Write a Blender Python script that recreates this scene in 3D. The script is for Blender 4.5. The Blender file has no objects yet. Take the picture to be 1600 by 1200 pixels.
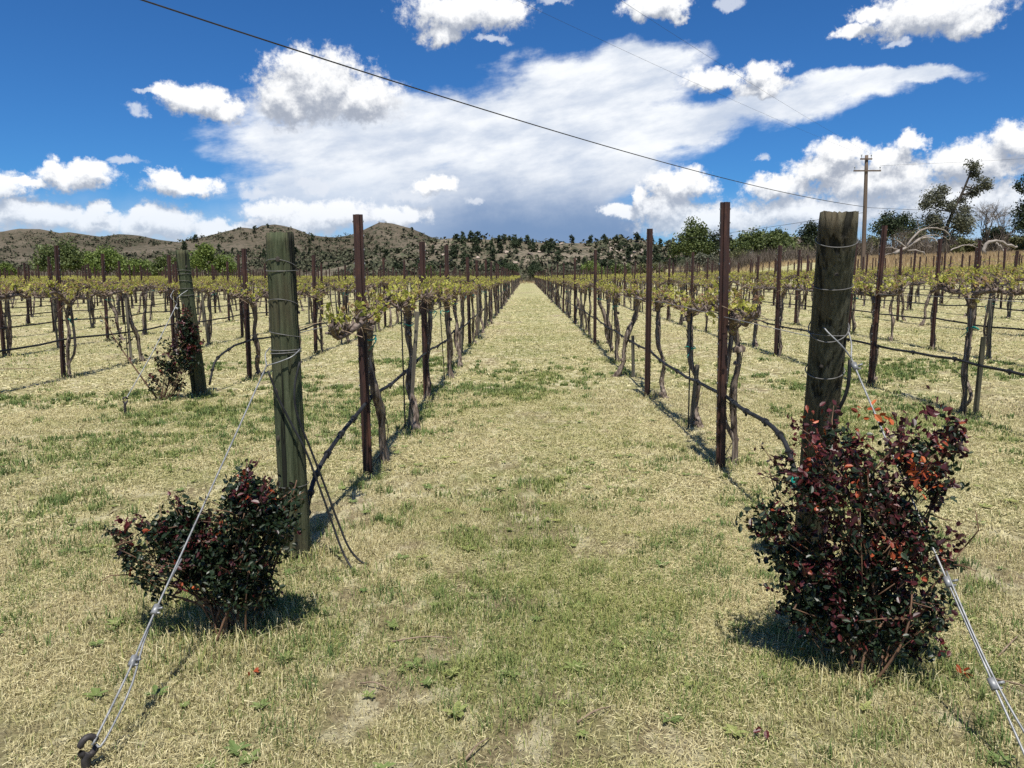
import bpy, math, numpy as np
from math import radians as rad, sin, cos, pi

sc = bpy.context.scene
COL = sc.collection

# ------------------------------------------------------------------ camera, sky, sun, exposure
cam_d = bpy.data.cameras.new('camera')
cam_d.sensor_width = 36.0
cam_d.lens = 27.05
cam_d.clip_start = 0.05
cam_d.clip_end = 9000
cam = bpy.data.objects.new('camera', cam_d)
COL.objects.link(cam)
cam.location = (0, 0, 1.5)
cam.rotation_euler = (rad(90 - 8.05), 0, rad(1.05))
sc.camera = cam

SUN_EL, SUN_AZ = 68.0, 180.0          # the sun stands high behind the camera
sun_d = bpy.data.lights.new('sun', 'SUN')
sun_d.energy = 5.0
sun_d.angle = rad(0.53)
sun_d.color = (1.0, 0.955, 0.88)
sun = bpy.data.objects.new('sun', sun_d)
COL.objects.link(sun)
sun.rotation_euler = (rad(90 - SUN_EL), 0, rad(1.5))
sun.location = (0, -20, 50)

vs = sc.view_settings
vs.view_transform = 'Standard'
vs.look = 'None'
vs.exposure = 0.36
vs.gamma = 1.0
vs.use_curve_mapping = False
sc.cycles.use_denoising = False
sc.cycles.max_bounces = 6
sc.cycles.diffuse_bounces = 3
sc.cycles.glossy_bounces = 2
sc.cycles.transmission_bounces = 3
sc.cycles.sample_clamp_indirect = 8.0

world = bpy.data.worlds.new('World')
sc.world = world
world.use_nodes = True
wt = world.node_tree
wt.nodes.clear()

# cloud outlines on the sky: azimuth, elevation, half width, half height in degrees
CUM = [(-14.49, 12.75, 4.52, 2.51), (-16.66, 11.83, 2.8, 1.83), (-11.68, 12.06, 3.18, 1.86), (-15.39, 13.9, 2.14, 1.27), (-22.43, 11.25, 2.62, 1.19), (-21.05, 10.87, 1.86, 0.96), (-23.89, 11.6, 1.32, 0.85), (-4.43, 17.68, 4.71, 1.39), (-6.01, 16.4, 1.71, 0.95), (-1.73, 17.78, 1.9, 1.31), (8.97, 17.91, 2.7, 0.98), (10.17, 17.16, 1.12, 0.54), (26.2, 15.92, 4.45, 1.42), (28.34, 15.06, 1.88, 0.98), (21.84, 15.3, 1.38, 0.6), (22.54, 16.24, 1.13, 0.58), (12.81, 13.13, 2.23, 0.88), (16.17, 13.32, 1.66, 1.03), (16.21, 12.53, 2.29, 0.63), (-30.05, 6.2, 2.62, 0.94), (-30.95, 6.88, 0.84, 0.66), (-29.48, 6.74, 1.36, 0.78), (-32.67, 5.69, 1.14, 0.39), (-23.71, 5.92, 2.77, 0.75), (-24.59, 6.37, 1.4, 0.66), (-6.51, 6.52, 1.66, 0.8), (-34.02, 5.31, 1.64, 1.06), (-32.14, 3.76, 3.77, 1.17), (-28.98, 3.47, 2.19, 1.29), (-28.92, 4.48, 0.95, 0.56), (-25.23, 3.38, 3.5, 1.5), (-26.15, 4.09, 1.38, 0.74), (-21.24, 2.96, 3.71, 0.95), (-17.82, 4.41, 2.74, 0.96), (-13.9, 4.27, 3.99, 1.15), (-16.12, 3.57, 3.92, 1.06), (-9.39, 4.34, 2.74, 0.81), (21.49, 8.05, 2.05, 0.97), (25.64, 8.5, 1.25, 0.67), (24.4, 7.6, 1.88, 1.04), (20.55, 7.12, 2.8, 1.24), (17.96, 5.98, 2.49, 0.94), (23.74, 6.03, 4.59, 1.71), (29.12, 6.9, 3.12, 1.54), (31.37, 8.22, 1.64, 1.19), (28.24, 4.62, 5.67, 1.59), (19.89, 4.31, 6.5, 1.45), (10.85, 6.19, 2.75, 1.4), (10.23, 4.74, 2.69, 1.15), (8.19, 5.22, 0.73, 1.52), (6.6, 4.57, 1.56, 0.63), (12.7, 3.82, 5.28, 1.33)]
THIN = [(-15.16, 6.22, 1.66, 0.7), (-19.04, 5.67, 1.35, 0.47), (-3.75, 5.6, 0.83, 0.36), (-17.16, 9.96, 2.46, 0.42), (-10.15, 10.86, 2.24, 0.38), (-26.39, 10.46, 0.83, 0.46), (-25.31, 11.52, 0.84, 0.23), (-2.41, 15.98, 1.18, 0.28), (24.51, 14.49, 0.81, 0.29), (13.9, 17.74, 1.09, 0.41), (1.87, 18.3, 1.26, 0.3), (-27.09, 7.17, 1.49, 0.32), (16.42, 7.9, 0.58, 0.34), (-8.45, 5.78, 2.1, 0.58)]
ANV = [(-6.1, 10.1, 14.31, 2.66), (-12.89, 8.44, 8.35, 2.23), (1.25, 9.7, 10.9, 3.8), (3.51, 12.64, 5.88, 2.58), (8.4, 14.67, 3.98, 1.68), (7.32, 13.58, 4.45, 2.04), (11.6, 10.53, 5.67, 1.67), (16.68, 11.3, 5.39, 1.21), (21.07, 11.97, 4.31, 0.86), (25.18, 12.54, 3.66, 0.56), (-2.91, 5.06, 10.13, 4.06), (-12.07, 5.85, 8.89, 2.65), (1.28, 4.15, 9.25, 2.72), (4.49, 7.27, 5.5, 2.65)]


def wn(kind, **kw):
    n = wt.nodes.new(kind)
    for k, v in kw.items():
        setattr(n, k, v)
    return n

def wput(sock, v):
    if isinstance(v, bpy.types.NodeSocket):
        wt.links.new(v, sock)
    else:
        sock.default_value = v

def wmath(op, a, b=None, c=None):
    n = wn('ShaderNodeMath', operation=op)
    wput(n.inputs[0], a)
    if b is not None: wput(n.inputs[1], b)
    if c is not None: wput(n.inputs[2], c)
    return n.outputs[0]

def wvec(op, a, b=None, c=None):
    n = wn('ShaderNodeVectorMath', operation=op)
    wput(n.inputs[0], a)
    if b is not None: wput(n.inputs[1], b)
    if c is not None: wput(n.inputs[2], c)
    return n.outputs['Value'] if op in ('LENGTH', 'DOT_PRODUCT') else n.outputs['Vector']

def wstep(v, a, b, lo=0.0, hi=1.0):
    n = wn('ShaderNodeMapRange', interpolation_type='SMOOTHSTEP')
    wput(n.inputs['Value'], v)
    for k, q in zip(('From Min', 'From Max', 'To Min', 'To Max'), (a, b, lo, hi)):
        wput(n.inputs[k], q)
    return n.outputs['Result']

def wmix(f, a, b):
    n = wn('ShaderNodeMix', data_type='RGBA')
    wput(n.inputs['Factor'], f)
    wput(n.inputs[6], a if isinstance(a, bpy.types.NodeSocket) else (*a, 1))
    wput(n.inputs[7], b if isinstance(b, bpy.types.NodeSocket) else (*b, 1))
    return n.outputs[2]

def wnoise(vec, scale, detail, rough=0.55):
    n = wn('ShaderNodeTexNoise')
    wput(n.inputs['Vector'], vec)
    n.inputs['Scale'].default_value = scale
    n.inputs['Detail'].default_value = detail
    n.inputs['Roughness'].default_value = rough
    return n

def wfield(vec, shapes, soft):
    acc = None
    for (cx, cy, rx, ry) in shapes:
        q = wvec('MULTIPLY_ADD', vec, (1 / rx, 1 / ry, 0), (-cx / rx, -cy / ry, 0))
        l = wvec('LENGTH', q)
        acc = l if acc is None else (wmath('SMOOTH_MIN', acc, l, soft) if soft else wmath('MINIMUM', acc, l))
    return acc

gen = wn('ShaderNodeTexCoord').outputs['Generated']
sep = wn('ShaderNodeSeparateXYZ'); wput(sep.inputs[0], gen)
az = wmath('MULTIPLY', wmath('ARCTAN2', sep.outputs[0], sep.outputs[1]), 57.29578)
el = wmath('MULTIPLY', wmath('ARCSINE', sep.outputs[2]), 57.29578)
comb = wn('ShaderNodeCombineXYZ'); wput(comb.inputs[0], az); wput(comb.inputs[1], el)
P = comb.outputs[0]

sky = wn('ShaderNodeTexSky')
sky.sky_type = 'NISHITA'
sky.sun_disc = False
sky.sun_elevation = rad(SUN_EL)
sky.sun_rotation = rad(SUN_AZ)
sky.altitude = 1300
sky.air_density = 1.0
sky.dust_density = 0.25
sky.ozone_density = 2.2
tint = wn('ShaderNodeMix', data_type='RGBA', blend_type='MULTIPLY')
tint.inputs['Factor'].default_value = 1.0
wput(tint.inputs[6], sky.outputs[0])
tint.inputs[7].default_value = SKY_TINT = (0.205, 0.50, 0.83, 1)
blue = tint.outputs[2]

WHITE = 8.6          # the background runs at strength 0.1
def cl(r, g, b): return (r * WHITE, g * WHITE, b * WHITE)

# high anvil with a rain curtain under it
na = wnoise(P, 0.15, 7, 0.62)
Pa = wvec('MULTIPLY_ADD', wvec('SUBTRACT', na.outputs['Color'], (0.5, 0.5, 0.5)), (6.0, 3.6, 0), P)
la = wfield(Pa, ANV, 0.35)
rise = wn('ShaderNodeVectorRotate', rotation_type='Z_AXIS'); wput(rise.inputs['Vector'], P); rise.inputs['Angle'].default_value = rad(-9)
stretch = wvec('MULTIPLY', rise.outputs[0], (0.15, 0.42, 1))
ns = wnoise(stretch, 1.0, 6, 0.6).outputs[0]
da = wmath('ADD', wmath('SUBTRACT', 1.0, la), wmath('MULTIPLY', wmath('SUBTRACT', ns, 0.5), 1.15))
aa = wstep(da, -0.16, 0.34, 0.0, 0.97)
hi_c = wmix(wstep(ns, 0.30, 0.68), cl(0.55, 0.62, 0.74), cl(0.93, 0.95, 0.97))
elw = wmath('ADD', el, wmath('MULTIPLY', wmath('SUBTRACT', na.outputs[0], 0.5), 5.0))
side = wmath('MULTIPLY', wstep(az, -13.0, -4.0), wstep(az, 16.0, 8.0))
low_c = wmix(side, cl(0.44, 0.54, 0.70), cl(0.15, 0.25, 0.44))
an_c = wmix(wstep(elw, 2.8, 8.6), low_c, hi_c)
col = wmix(aa, blue, an_c)
# bright band over the horizon
hz = wmath('MULTIPLY', wstep(elw, 6.5, 0.5), wmath('SUBTRACT', 0.62, wmath('MULTIPLY', side, 0.5)))
col = wmix(hz, col, cl(0.62, 0.70, 0.82))
# cumulus
def cumulus(vec, det, lists):
    n1 = wnoise(vec, 0.55, det, 0.62)
    pd = wvec('MULTIPLY_ADD', wvec('SUBTRACT', n1.outputs['Color'], (0.5, 0.5, 0.5)), (2.9, 2.3, 0), vec)
    ls = [wfield(pd, shapes, 0.0) for shapes in lists]
    n2 = wnoise(vec, 1.2, det, 0.68)
    nn = wmath('MULTIPLY_ADD', n2.outputs[0], 1.25, 0.375)
    return [wmath('SUBTRACT', nn, l) for l in ls]
dc, dth = cumulus(P, 8, (CUM, THIN))
col = wmix(wstep(dth, -0.1, 0.6, 0.0, 0.7), col, cl(0.74, 0.78, 0.85))
dc2 = cumulus(wvec('ADD', P, (0.15, 1.05, 0)), 6, (CUM,))[0]
ac = wstep(dc, -0.12, 0.40)
lc = wmath('SUBTRACT', dc, dc2)
cc = wmix(wstep(lc, -0.50, 0.66), cl(0.36, 0.40, 0.48), cl(0.97, 0.975, 0.98))
lowc = wstep(el, 7.0, 2.5)
cc = wmix(wmath('MULTIPLY', lowc, 0.34), cc, cl(0.62, 0.70, 0.82))
col = wmix(wmath('MULTIPLY', ac, wmath('SUBTRACT', 1.0, wmath('MULTIPLY', lowc, 0.15))), col, cc)
# the same kind of broken cumulus goes on round the rest of the sky
out = wmath('MAXIMUM', wstep(wmath('ABSOLUTE', az), 36.0, 46.0), wstep(el, 20.0, 28.0))
ng = wnoise(gen, 4.5, 7, 0.58).outputs[0]
ag = wmath('MULTIPLY', wstep(ng, 0.57, 0.66), out)
col = wmix(ag, col, wmix(wstep(ng, 0.56, 0.74), cl(0.9, 0.91, 0.93), cl(0.52, 0.56, 0.63)))
bg = wn('ShaderNodeBackground')
bg.inputs['Strength'].default_value = 0.1
wput(bg.inputs['Color'], col)
wo = wn('ShaderNodeOutputWorld')
wt.links.new(bg.outputs[0], wo.inputs['Surface'])
world.cycles.sampling_method = 'NONE'

# ------------------------------------------------------------------ helpers
def rng(s): return np.random.default_rng(s)

def make_mesh(name, V, F, mats=(), mi=None, tint=None, smooth=False):
    V = np.asarray(V, np.float32).reshape(-1, 3)
    F = np.asarray(F, np.int32).reshape(-1, 3)
    me = bpy.data.meshes.new(name)
    me.vertices.add(len(V)); me.vertices.foreach_set('co', V.ravel())
    me.loops.add(F.size); me.loops.foreach_set('vertex_index', F.ravel())
    me.polygons.add(len(F))
    me.polygons.foreach_set('loop_start', np.arange(0, F.size, 3, dtype=np.int32))
    for m in mats: me.materials.append(m)
    if mi is not None: me.polygons.foreach_set('material_index', np.asarray(mi, np.int32))
    if tint is not None:
        a = me.attributes.new('tint', 'FLOAT', 'POINT')
        a.data.foreach_set('value', np.asarray(tint, np.float32))
    me.update(calc_edges=True)
    me.polygons.foreach_set('use_smooth', np.full(len(F), smooth))
    return me

class MB:
    """collects triangles; build() links them as one mesh object"""
    def __init__(s): s.V = []; s.F = []; s.M = []; s.T = []; s.n = 0
    def add(s, VF, mat=0, tint=None):
        V, F = VF[0], VF[1]
        V = np.asarray(V, float).reshape(-1, 3); F = np.asarray(F, int).reshape(-1, 3)
        if tint is None and len(VF) > 2: tint = VF[2]
        s.V.append(V); s.F.append(F + s.n); s.M.append(np.full(len(F), mat))
        t = np.full(len(V), 0.5) if tint is None else np.broadcast_to(np.asarray(tint, float), (len(V),))
        s.T.append(t); s.n += len(V)
        return s
    def arrays(s):
        return np.concatenate(s.V), np.concatenate(s.F), np.concatenate(s.M), np.concatenate(s.T)
    def mesh(s, name, mats, smooth=False):
        V, F, M, T = s.arrays()
        return make_mesh(name, V, F, mats, M, T, smooth)
    def build(s, name, mats, parent=None, smooth=False, loc=None):
        if not isinstance(mats, (list, tuple)): mats = [mats]
        return link(name, s.mesh(name, mats, smooth), parent, loc)

def link(name, data, parent=None, loc=None, rotz=0.0):
    o = bpy.data.objects.new(name, data)
    COL.objects.link(o)
    if parent is not None: o.parent = parent
    if loc is not None: o.location = loc
    if rotz: o.rotation_euler[2] = rotz
    return o

def tag(o, label=None, cat=None, group=None, kind=None):
    if label: o['label'] = label
    if cat: o['category'] = cat
    if group: o['group'] = group
    if kind: o['kind'] = kind
    return o

def thing(name, label, cat, loc=(0, 0, 0), group=None, rotz=0.0):
    return tag(link(name, None, None, loc, rotz), label, cat, group)

def spline(pts, n):
    """Catmull-Rom through pts, n samples"""
    p = np.asarray(pts, float)
    if len(p) < 3:
        t = np.linspace(0, 1, n)[:, None]
        return p[0] * (1 - t) + p[-1] * t
    q = np.vstack([2 * p[0] - p[1], p, 2 * p[-1] - p[-2]])
    t = np.linspace(0, len(p) - 1 - 1e-9, n)
    i = t.astype(int); f = (t - i)[:, None]
    a, b, c, d = q[i], q[i + 1], q[i + 2], q[i + 3]
    return 0.5 * (2 * b + (c - a) * f + (2 * a - 5 * b + 4 * c - d) * f ** 2 + (3 * b - a - 3 * c + d) * f ** 3)

def tube(path, r, sides=8, r_jit=None, closed=False, caps=True):
    P = np.asarray(path, float); n = len(P)
    R = np.broadcast_to(np.asarray(r, float), (n,)).astype(float)
    if closed: T = np.roll(P, -1, 0) - np.roll(P, 1, 0)
    else: T = np.gradient(P, axis=0)
    T /= np.linalg.norm(T, axis=1)[:, None] + 1e-12
    ref = np.array([0, 0, 1.0]) if abs(T[:, 2]).mean() < 0.8 else np.array([1.0, 0, 0])
    A = np.cross(T, ref); A /= np.linalg.norm(A, axis=1)[:, None] + 1e-12
    B = np.cross(T, A)
    th = np.linspace(0, 2 * pi, sides, endpoint=False)
    rr = R[:, None] * (np.ones((n, sides)) if r_jit is None else r_jit)
    V = P[:, None, :] + rr[:, :, None] * (A[:, None, :] * np.cos(th)[None, :, None] + B[:, None, :] * np.sin(th)[None, :, None])
    V = V.reshape(-1, 3)
    ii = np.arange(n if closed else n - 1)[:, None]; jj = np.arange(sides)[None, :]
    a = ii * sides + jj; b = ii * sides + (jj + 1) % sides
    c = ((ii + 1) % n) * sides + (jj + 1) % sides; d = ((ii + 1) % n) * sides + jj
    F = np.concatenate([np.stack([a, b, c], -1).reshape(-1, 3), np.stack([a, c, d], -1).reshape(-1, 3)])
    if caps and not closed:
        k = len(V)
        V = np.vstack([V, P[0], P[-1]])
        j = np.arange(sides); j2 = (j + 1) % sides
        F = np.vstack([F, np.stack([np.full(sides, k), j2, j], -1),
                       np.stack([np.full(sides, k + 1), (n - 1) * sides + j, (n - 1) * sides + j2], -1)])
    return V, F

def box(c, s):
    c = np.asarray(c, float); h = np.asarray(s, float) / 2
    V = np.array([[x, y, z] for x in (-1, 1) for y in (-1, 1) for z in (-1, 1)]) * h + c
    F = [(0, 1, 3), (0, 3, 2), (4, 6, 7), (4, 7, 5), (0, 4, 5), (0, 5, 1), (2, 3, 7), (2, 7, 6), (0, 2, 6), (0, 6, 4), (1, 5, 7), (1, 7, 3)]
    return V, np.array(F)

def rot_frames(n, g, up=0.0):
    """n random orthonormal frames (n,3,3); up > 0 pulls the third axis towards +Z"""
    z = g.normal(size=(n, 3)); z[:, 2] += up
    z /= np.linalg.norm(z, axis=1)[:, None]
    x = g.normal(size=(n, 3)); x -= (x * z).sum(1)[:, None] * z
    x /= np.linalg.norm(x, axis=1)[:, None]
    return np.stack([x, np.cross(z, x), z], 1)

def scatter(template, faces, pos, size, frames, tint):
    """copies of a small template at pos; returns V, F, tint per vertex"""
    pos = np.asarray(pos, float); n = len(pos); k = len(template)
    size = np.broadcast_to(size, (n,))
    V = pos[:, None, :] + size[:, None, None] * np.einsum('kc,ncd->nkd', template, frames)
    F = (np.asarray(faces)[None] + (np.arange(n) * k)[:, None, None]).reshape(-1, 3)
    return V.reshape(-1, 3), F, np.repeat(np.broadcast_to(tint, (n,)), k)

# leaf templates in units of their length: x along, z the face normal
VINE_LEAF = np.array([[0, 0, 0], [.15, -.42, .10], [.52, -.50, .04], [.62, -.22, .10], [1.0, 0, -.05], [.62, .22, .10], [.52, .50, .04], [.15, .42, .10]])
VINE_FACES = np.array([[0, 1, 2], [0, 2, 3], [0, 3, 4], [0, 4, 5], [0, 5, 6], [0, 6, 7]])
ROSE_LEAF = np.array([[0, 0, 0], [.3, -.27, .07], [.72, -.24, .05], [1, 0, -.06], [.72, .24, .05], [.3, .27, .07]])
ROSE_FACES = np.array([[0, 1, 2], [0, 2, 3], [0, 3, 4], [0, 4, 5]])
QUAD_LEAF = np.array([[0, -.28, 0], [.5, -.42, .08], [1, 0, 0], [.45, .42, .08]])
QUAD_FACES = np.array([[0, 1, 2], [0, 2, 3]])

def hash2(i, j, s):
    h = (i * 374761393 + j * 668265263 + s * 974711) & 0x7fffffff
    h = (h ^ (h >> 13)) * 1274126177 & 0x7fffffff
    return ((h ^ (h >> 16)) & 0xffff) / 65535.0

def vnoise(x, y, s=0):
    x = np.asarray(x, float); y = np.asarray(y, float)
    i = np.floor(x).astype(np.int64); j = np.floor(y).astype(np.int64)
    fx = x - i; fy = y - j
    fx = fx * fx * (3 - 2 * fx); fy = fy * fy * (3 - 2 * fy)
    return (hash2(i, j, s) * (1 - fx) + hash2(i + 1, j, s) * fx) * (1 - fy) + (hash2(i, j + 1, s) * (1 - fx) + hash2(i + 1, j + 1, s) * fx) * fy

def fbm(x, y, octv=5, s=0, gain=0.5):
    a, t, v = 1.0, 0.0, 0.0
    for o in range(octv):
        v = v + a * vnoise(np.asarray(x) * 2 ** o, np.asarray(y) * 2 ** o, s + o); t += a; a *= gain
    return v / t

def sstep(x, a, b):
    t = np.clip((np.asarray(x, float) - a) / (b - a), 0, 1)
    return t * t * (3 - 2 * t)

def gz(x, y):
    """height of the vineyard ground: it climbs gently beyond the second row and up a bank behind it"""
    x = np.asarray(x, float); y = np.asarray(y, float)
    rise = 0.027 * np.clip(x - 1.5, 0, 75)
    r = np.hypot(x, y)
    bank = 2.1 * sstep(x, 16, 34) * sstep(r, 64, 90)
    und = 0.05 * (fbm(x * 0.22 + 50, y * 0.22 + 50, 2, 5) - 0.5) * sstep(r, 3, 9)
    return rise + bank + und

# ------------------------------------------------------------------ materials
def new_mat(name):
    m = bpy.data.materials.new(name); m.use_nodes = True
    nt = m.node_tree; b = nt.nodes['Principled BSDF']
    return m, nt, b

def nnode(nt, kind, **kw):
    n = nt.nodes.new(kind)
    for k, v in kw.items(): setattr(n, k, v)
    return n

def ramp(nt, fac, stops):
    n = nt.nodes.new('ShaderNodeValToRGB')
    e = n.color_ramp.elements
    while len(e) < len(stops): e.new(0.5)
    for el_, (p, c) in zip(e, stops): el_.position = p; el_.color = (*c, 1)
    nt.links.new(fac, n.inputs[0])
    return n.outputs[0]

def noise(nt, vec, scale, detail=4, rough=0.55):
    n = nt.nodes.new('ShaderNodeTexNoise')
    n.inputs['Scale'].default_value = scale; n.inputs['Detail'].default_value = detail; n.inputs['Roughness'].default_value = rough
    if vec is not None: nt.links.new(vec, n.inputs['Vector'])
    return n.outputs[0]

def mixc(nt, f, a, b, blend='MIX'):
    n = nt.nodes.new('ShaderNodeMix'); n.data_type = 'RGBA'; n.blend_type = blend
    for s, v in ((n.inputs['Factor'], f), (n.inputs[6], a), (n.inputs[7], b)):
        if isinstance(v, bpy.types.NodeSocket): nt.links.new(v, s)
        else: s.default_value = v if isinstance(v, float) else (*v, 1)
    return n.outputs[2]

def mapr(nt, v, a, b, lo=0.0, hi=1.0):
    n = nt.nodes.new('ShaderNodeMapRange'); n.interpolation_type = 'SMOOTHSTEP'
    nt.links.new(v, n.inputs[0])
    for i, q in enumerate((a, b, lo, hi)): n.inputs[i + 1].default_value = q
    return n.outputs[0]

def scaled(nt, vec, s):
    n = nt.nodes.new('ShaderNodeVectorMath'); n.operation = 'MULTIPLY'
    nt.links.new(vec, n.inputs[0]); n.inputs[1].default_value = s
    return n.outputs[0]

def bump(nt, b, h, strength, dist):
    n = nt.nodes.new('ShaderNodeBump'); n.inputs['Strength'].default_value = strength; n.inputs['Distance'].default_value = dist
    nt.links.new(h, n.inputs['Height']); nt.links.new(n.outputs[0], b.inputs['Normal'])

def obj_co(nt): return nt.nodes.new('ShaderNodeTexCoord').outputs['Object']
def world_co(nt): return nt.nodes.new('ShaderNodeNewGeometry').outputs['Position']
def tint_at(nt):
    n = nt.nodes.new('ShaderNodeAttribute'); n.attribute_name = 'tint'
    return n.outputs['Fac']
def obj_rand(nt): return nt.nodes.new('ShaderNodeObjectInfo').outputs['Random']

def mat_simple(name, stops, scale=12, stretch=(1, 1, 1), rough=0.8, bmp=0.3, bdist=0.01, detail=5, metal=0.0, spec=0.4):
    m, nt, b = new_mat(name)
    v = scaled(nt, obj_co(nt), stretch)
    f = noise(nt, v, scale, detail, 0.6)
    nt.links.new(ramp(nt, f, stops), b.inputs['Base Color'])
    b.inputs['Roughness'].default_value = rough; b.inputs['Metallic'].default_value = metal
    b.inputs['Specular IOR Level'].default_value = spec
    if bmp: bump(nt, b, f, bmp, bdist)
    return m

def mat_leaf(name, stops, rough=0.55, trans=0.35, spec=0.4, by_obj=0.0):
    m, nt, b = new_mat(name)
    t = tint_at(nt)
    c = ramp(nt, t, stops)
    if by_obj:
        hsv = nt.nodes.new('ShaderNodeHueSaturation')
        mr = nt.nodes.new('ShaderNodeMapRange'); nt.links.new(obj_rand(nt), mr.inputs[0]); mr.inputs[3].default_value = 1 - by_obj; mr.inputs[4].default_value = 1 + by_obj
        nt.links.new(mr.outputs[0], hsv.inputs['Value']); nt.links.new(c, hsv.inputs['Color']); c = hsv.outputs[0]
    nt.links.new(c, b.inputs['Base Color'])
    b.inputs['Roughness'].default_value = rough; b.inputs['Specular IOR Level'].default_value = spec
    if trans:
        tr = nt.nodes.new('ShaderNodeBsdfTranslucent'); nt.links.new(c, tr.inputs[0])
        mx = nt.nodes.new('ShaderNodeMixShader'); mx.inputs[0].default_value = trans
        nt.links.new(b.outputs[0], mx.inputs[1]); nt.links.new(tr.outputs[0], mx.inputs[2])
        nt.links.new(mx.outputs[0], nt.nodes['Material Output'].inputs[0])
    return m

def turf_patches(nt):
    """large and small patches shared by the soil and the blades that grow on it"""
    p = world_co(nt)
    a = noise(nt, p, 0.42, 5, 0.62)
    c = noise(nt, p, 2.6, 4, 0.6)
    n = nt.nodes.new('ShaderNodeMath'); n.operation = 'MULTIPLY_ADD'
    nt.links.new(c, n.inputs[0]); n.inputs[1].default_value = 0.55; nt.links.new(a, n.inputs[2])
    sx = nt.nodes.new('ShaderNodeSeparateXYZ'); nt.links.new(p, sx.inputs[0])
    ab = nt.nodes.new('ShaderNodeMath'); ab.operation = 'SUBTRACT'; nt.links.new(sx.outputs[0], ab.inputs[0]); ab.inputs[1].default_value = 0.13
    a2 = nt.nodes.new('ShaderNodeMath'); a2.operation = 'ABSOLUTE'; nt.links.new(ab.outputs[0], a2.inputs[0])
    ad = nt.nodes.new('ShaderNodeMath'); ad.operation = 'ADD'; nt.links.new(n.outputs[0], ad.inputs[0]); nt.links.new(mapr(nt, a2.outputs[0], 0.2, 1.1, 0.07, -0.02), ad.inputs[1])
    return p, ad.outputs[0]

# ground: pale mown straw with green and bare patches
M = {}
m, nt, b = new_mat('turf'); M['turf'] = m
p, pt = turf_patches(nt)
c1 = ramp(nt, pt, [(0.52, (0.33, 0.265, 0.15)), (0.64, (0.48, 0.42, 0.225)), (0.76, (0.41, 0.385, 0.17)), (0.94, (0.27, 0.285, 0.10))])
soil = noise(nt, p, 1.3, 6, 0.7)
c2 = mixc(nt, mapr(nt, soil, 0.58, 0.66, 0, 0.6), c1, (0.27, 0.20, 0.135))
c2 = mixc(nt, mapr(nt, tint_at(nt), 0.38, 0.27, 0.0, 0.7), c2, (0.30, 0.225, 0.145))
fine = noise(nt, p, 42, 6, 0.8)
c3 = mixc(nt, mapr(nt, fine, 0.38, 0.60, 0.85, 0.0), c2, (0.13, 0.105, 0.055))
mot = noise(nt, scaled(nt, p, (1, 0.45, 1)), 7.5, 6, 0.7)
c4 = mixc(nt, mapr(nt, mot, 0.48, 0.62, 0.0, 0.7), c3, (0.66, 0.60, 0.385))
mot2 = noise(nt, scaled(nt, p, (1, 0.7, 1)), 1.7, 7, 0.72)
c5 = mixc(nt, mapr(nt, mot2, 0.48, 0.62, 0.0, 0.62), c4, (0.25, 0.25, 0.095))
nt.links.new(c5, b.inputs['Base Color'])
b.inputs['Roughness'].default_value = 0.95; b.inputs['Specular IOR Level'].default_value = 0.15
bump(nt, b, fine, 0.9, 0.03)

m, nt, b = new_mat('grass_blade'); M['blade'] = m
p, pt = turf_patches(nt)
t = tint_at(nt)
dry = ramp(nt, t, [(0.0, (0.24, 0.195, 0.11)), (0.25, (0.55, 0.48, 0.245)), (0.5, (0.77, 0.695, 0.42)), (0.60, (0.48, 0.455, 0.165)), (0.72, (0.23, 0.28, 0.09)), (1.0, (0.10, 0.165, 0.05))])
grn = mixc(nt, mapr(nt, pt, 0.74, 0.98, 0.0, 0.4), dry, (0.33, 0.34, 0.10))
nt.links.new(grn, b.inputs['Base Color'])
b.inputs['Roughness'].default_value = 0.7; b.inputs['Specular IOR Level'].default_value = 0.25
tr = nt.nodes.new('ShaderNodeBsdfTranslucent'); nt.links.new(grn, tr.inputs[0])
mx = nt.nodes.new('ShaderNodeMixShader'); mx.inputs[0].default_value = 0.3
nt.links.new(b.outputs[0], mx.inputs[1]); nt.links.new(tr.outputs[0], mx.inputs[2]); nt.links.new(mx.outputs[0], nt.nodes['Material Output'].inputs[0])

def mat_hill(name, base, rock, shrub, dot):
    m, nt, b = new_mat(name)
    p = world_co(nt)
    a = noise(nt, p, 0.012, 7, 0.65)
    c = ramp(nt, a, [(0.32, tuple(x * 0.72 for x in base)), (0.5, base), (0.66, rock)])
    f = noise(nt, p, 0.16, 5, 0.7)
    c = mixc(nt, mapr(nt, f, 0.56, 0.72, 0.0, 0.6), c, rock)
    f2 = noise(nt, p, 0.55, 4, 0.75)
    c = mixc(nt, mapr(nt, f2, 0.50, 0.62, 0.0, 0.75), c, shrub)
    vo = nt.nodes.new('ShaderNodeTexVoronoi'); vo.inputs['Scale'].default_value = dot; nt.links.new(p, vo.inputs['Vector'])
    g = noise(nt, p, 0.03, 4, 0.6)
    dm = nt.nodes.new('ShaderNodeMath'); dm.operation = 'MULTIPLY'
    nt.links.new(mapr(nt, vo.outputs['Distance'], 0.26, 0.40, 1.0, 0.0), dm.inputs[0]); nt.links.new(mapr(nt, g, 0.38, 0.58, 0.25, 0.95), dm.inputs[1])
    c = mixc(nt, dm.outputs[0], c, shrub)
    nt.links.new(c, b.inputs['Base Color']); b.inputs['Roughness'].default_value = 1.0; b.inputs['Specular IOR Level'].default_value = 0.05
    bump(nt, b, f, 0.9, 3.0)
    return m
M['hill_far'] = mat_hill('hill_far', (0.104, 0.086, 0.061), (0.165, 0.137, 0.102), (0.05, 0.054, 0.034), 0.16)
M['hill_near'] = mat_hill('hill_near', (0.155, 0.13, 0.092), (0.29, 0.24, 0.185), (0.06, 0.066, 0.042), 0.34)

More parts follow.
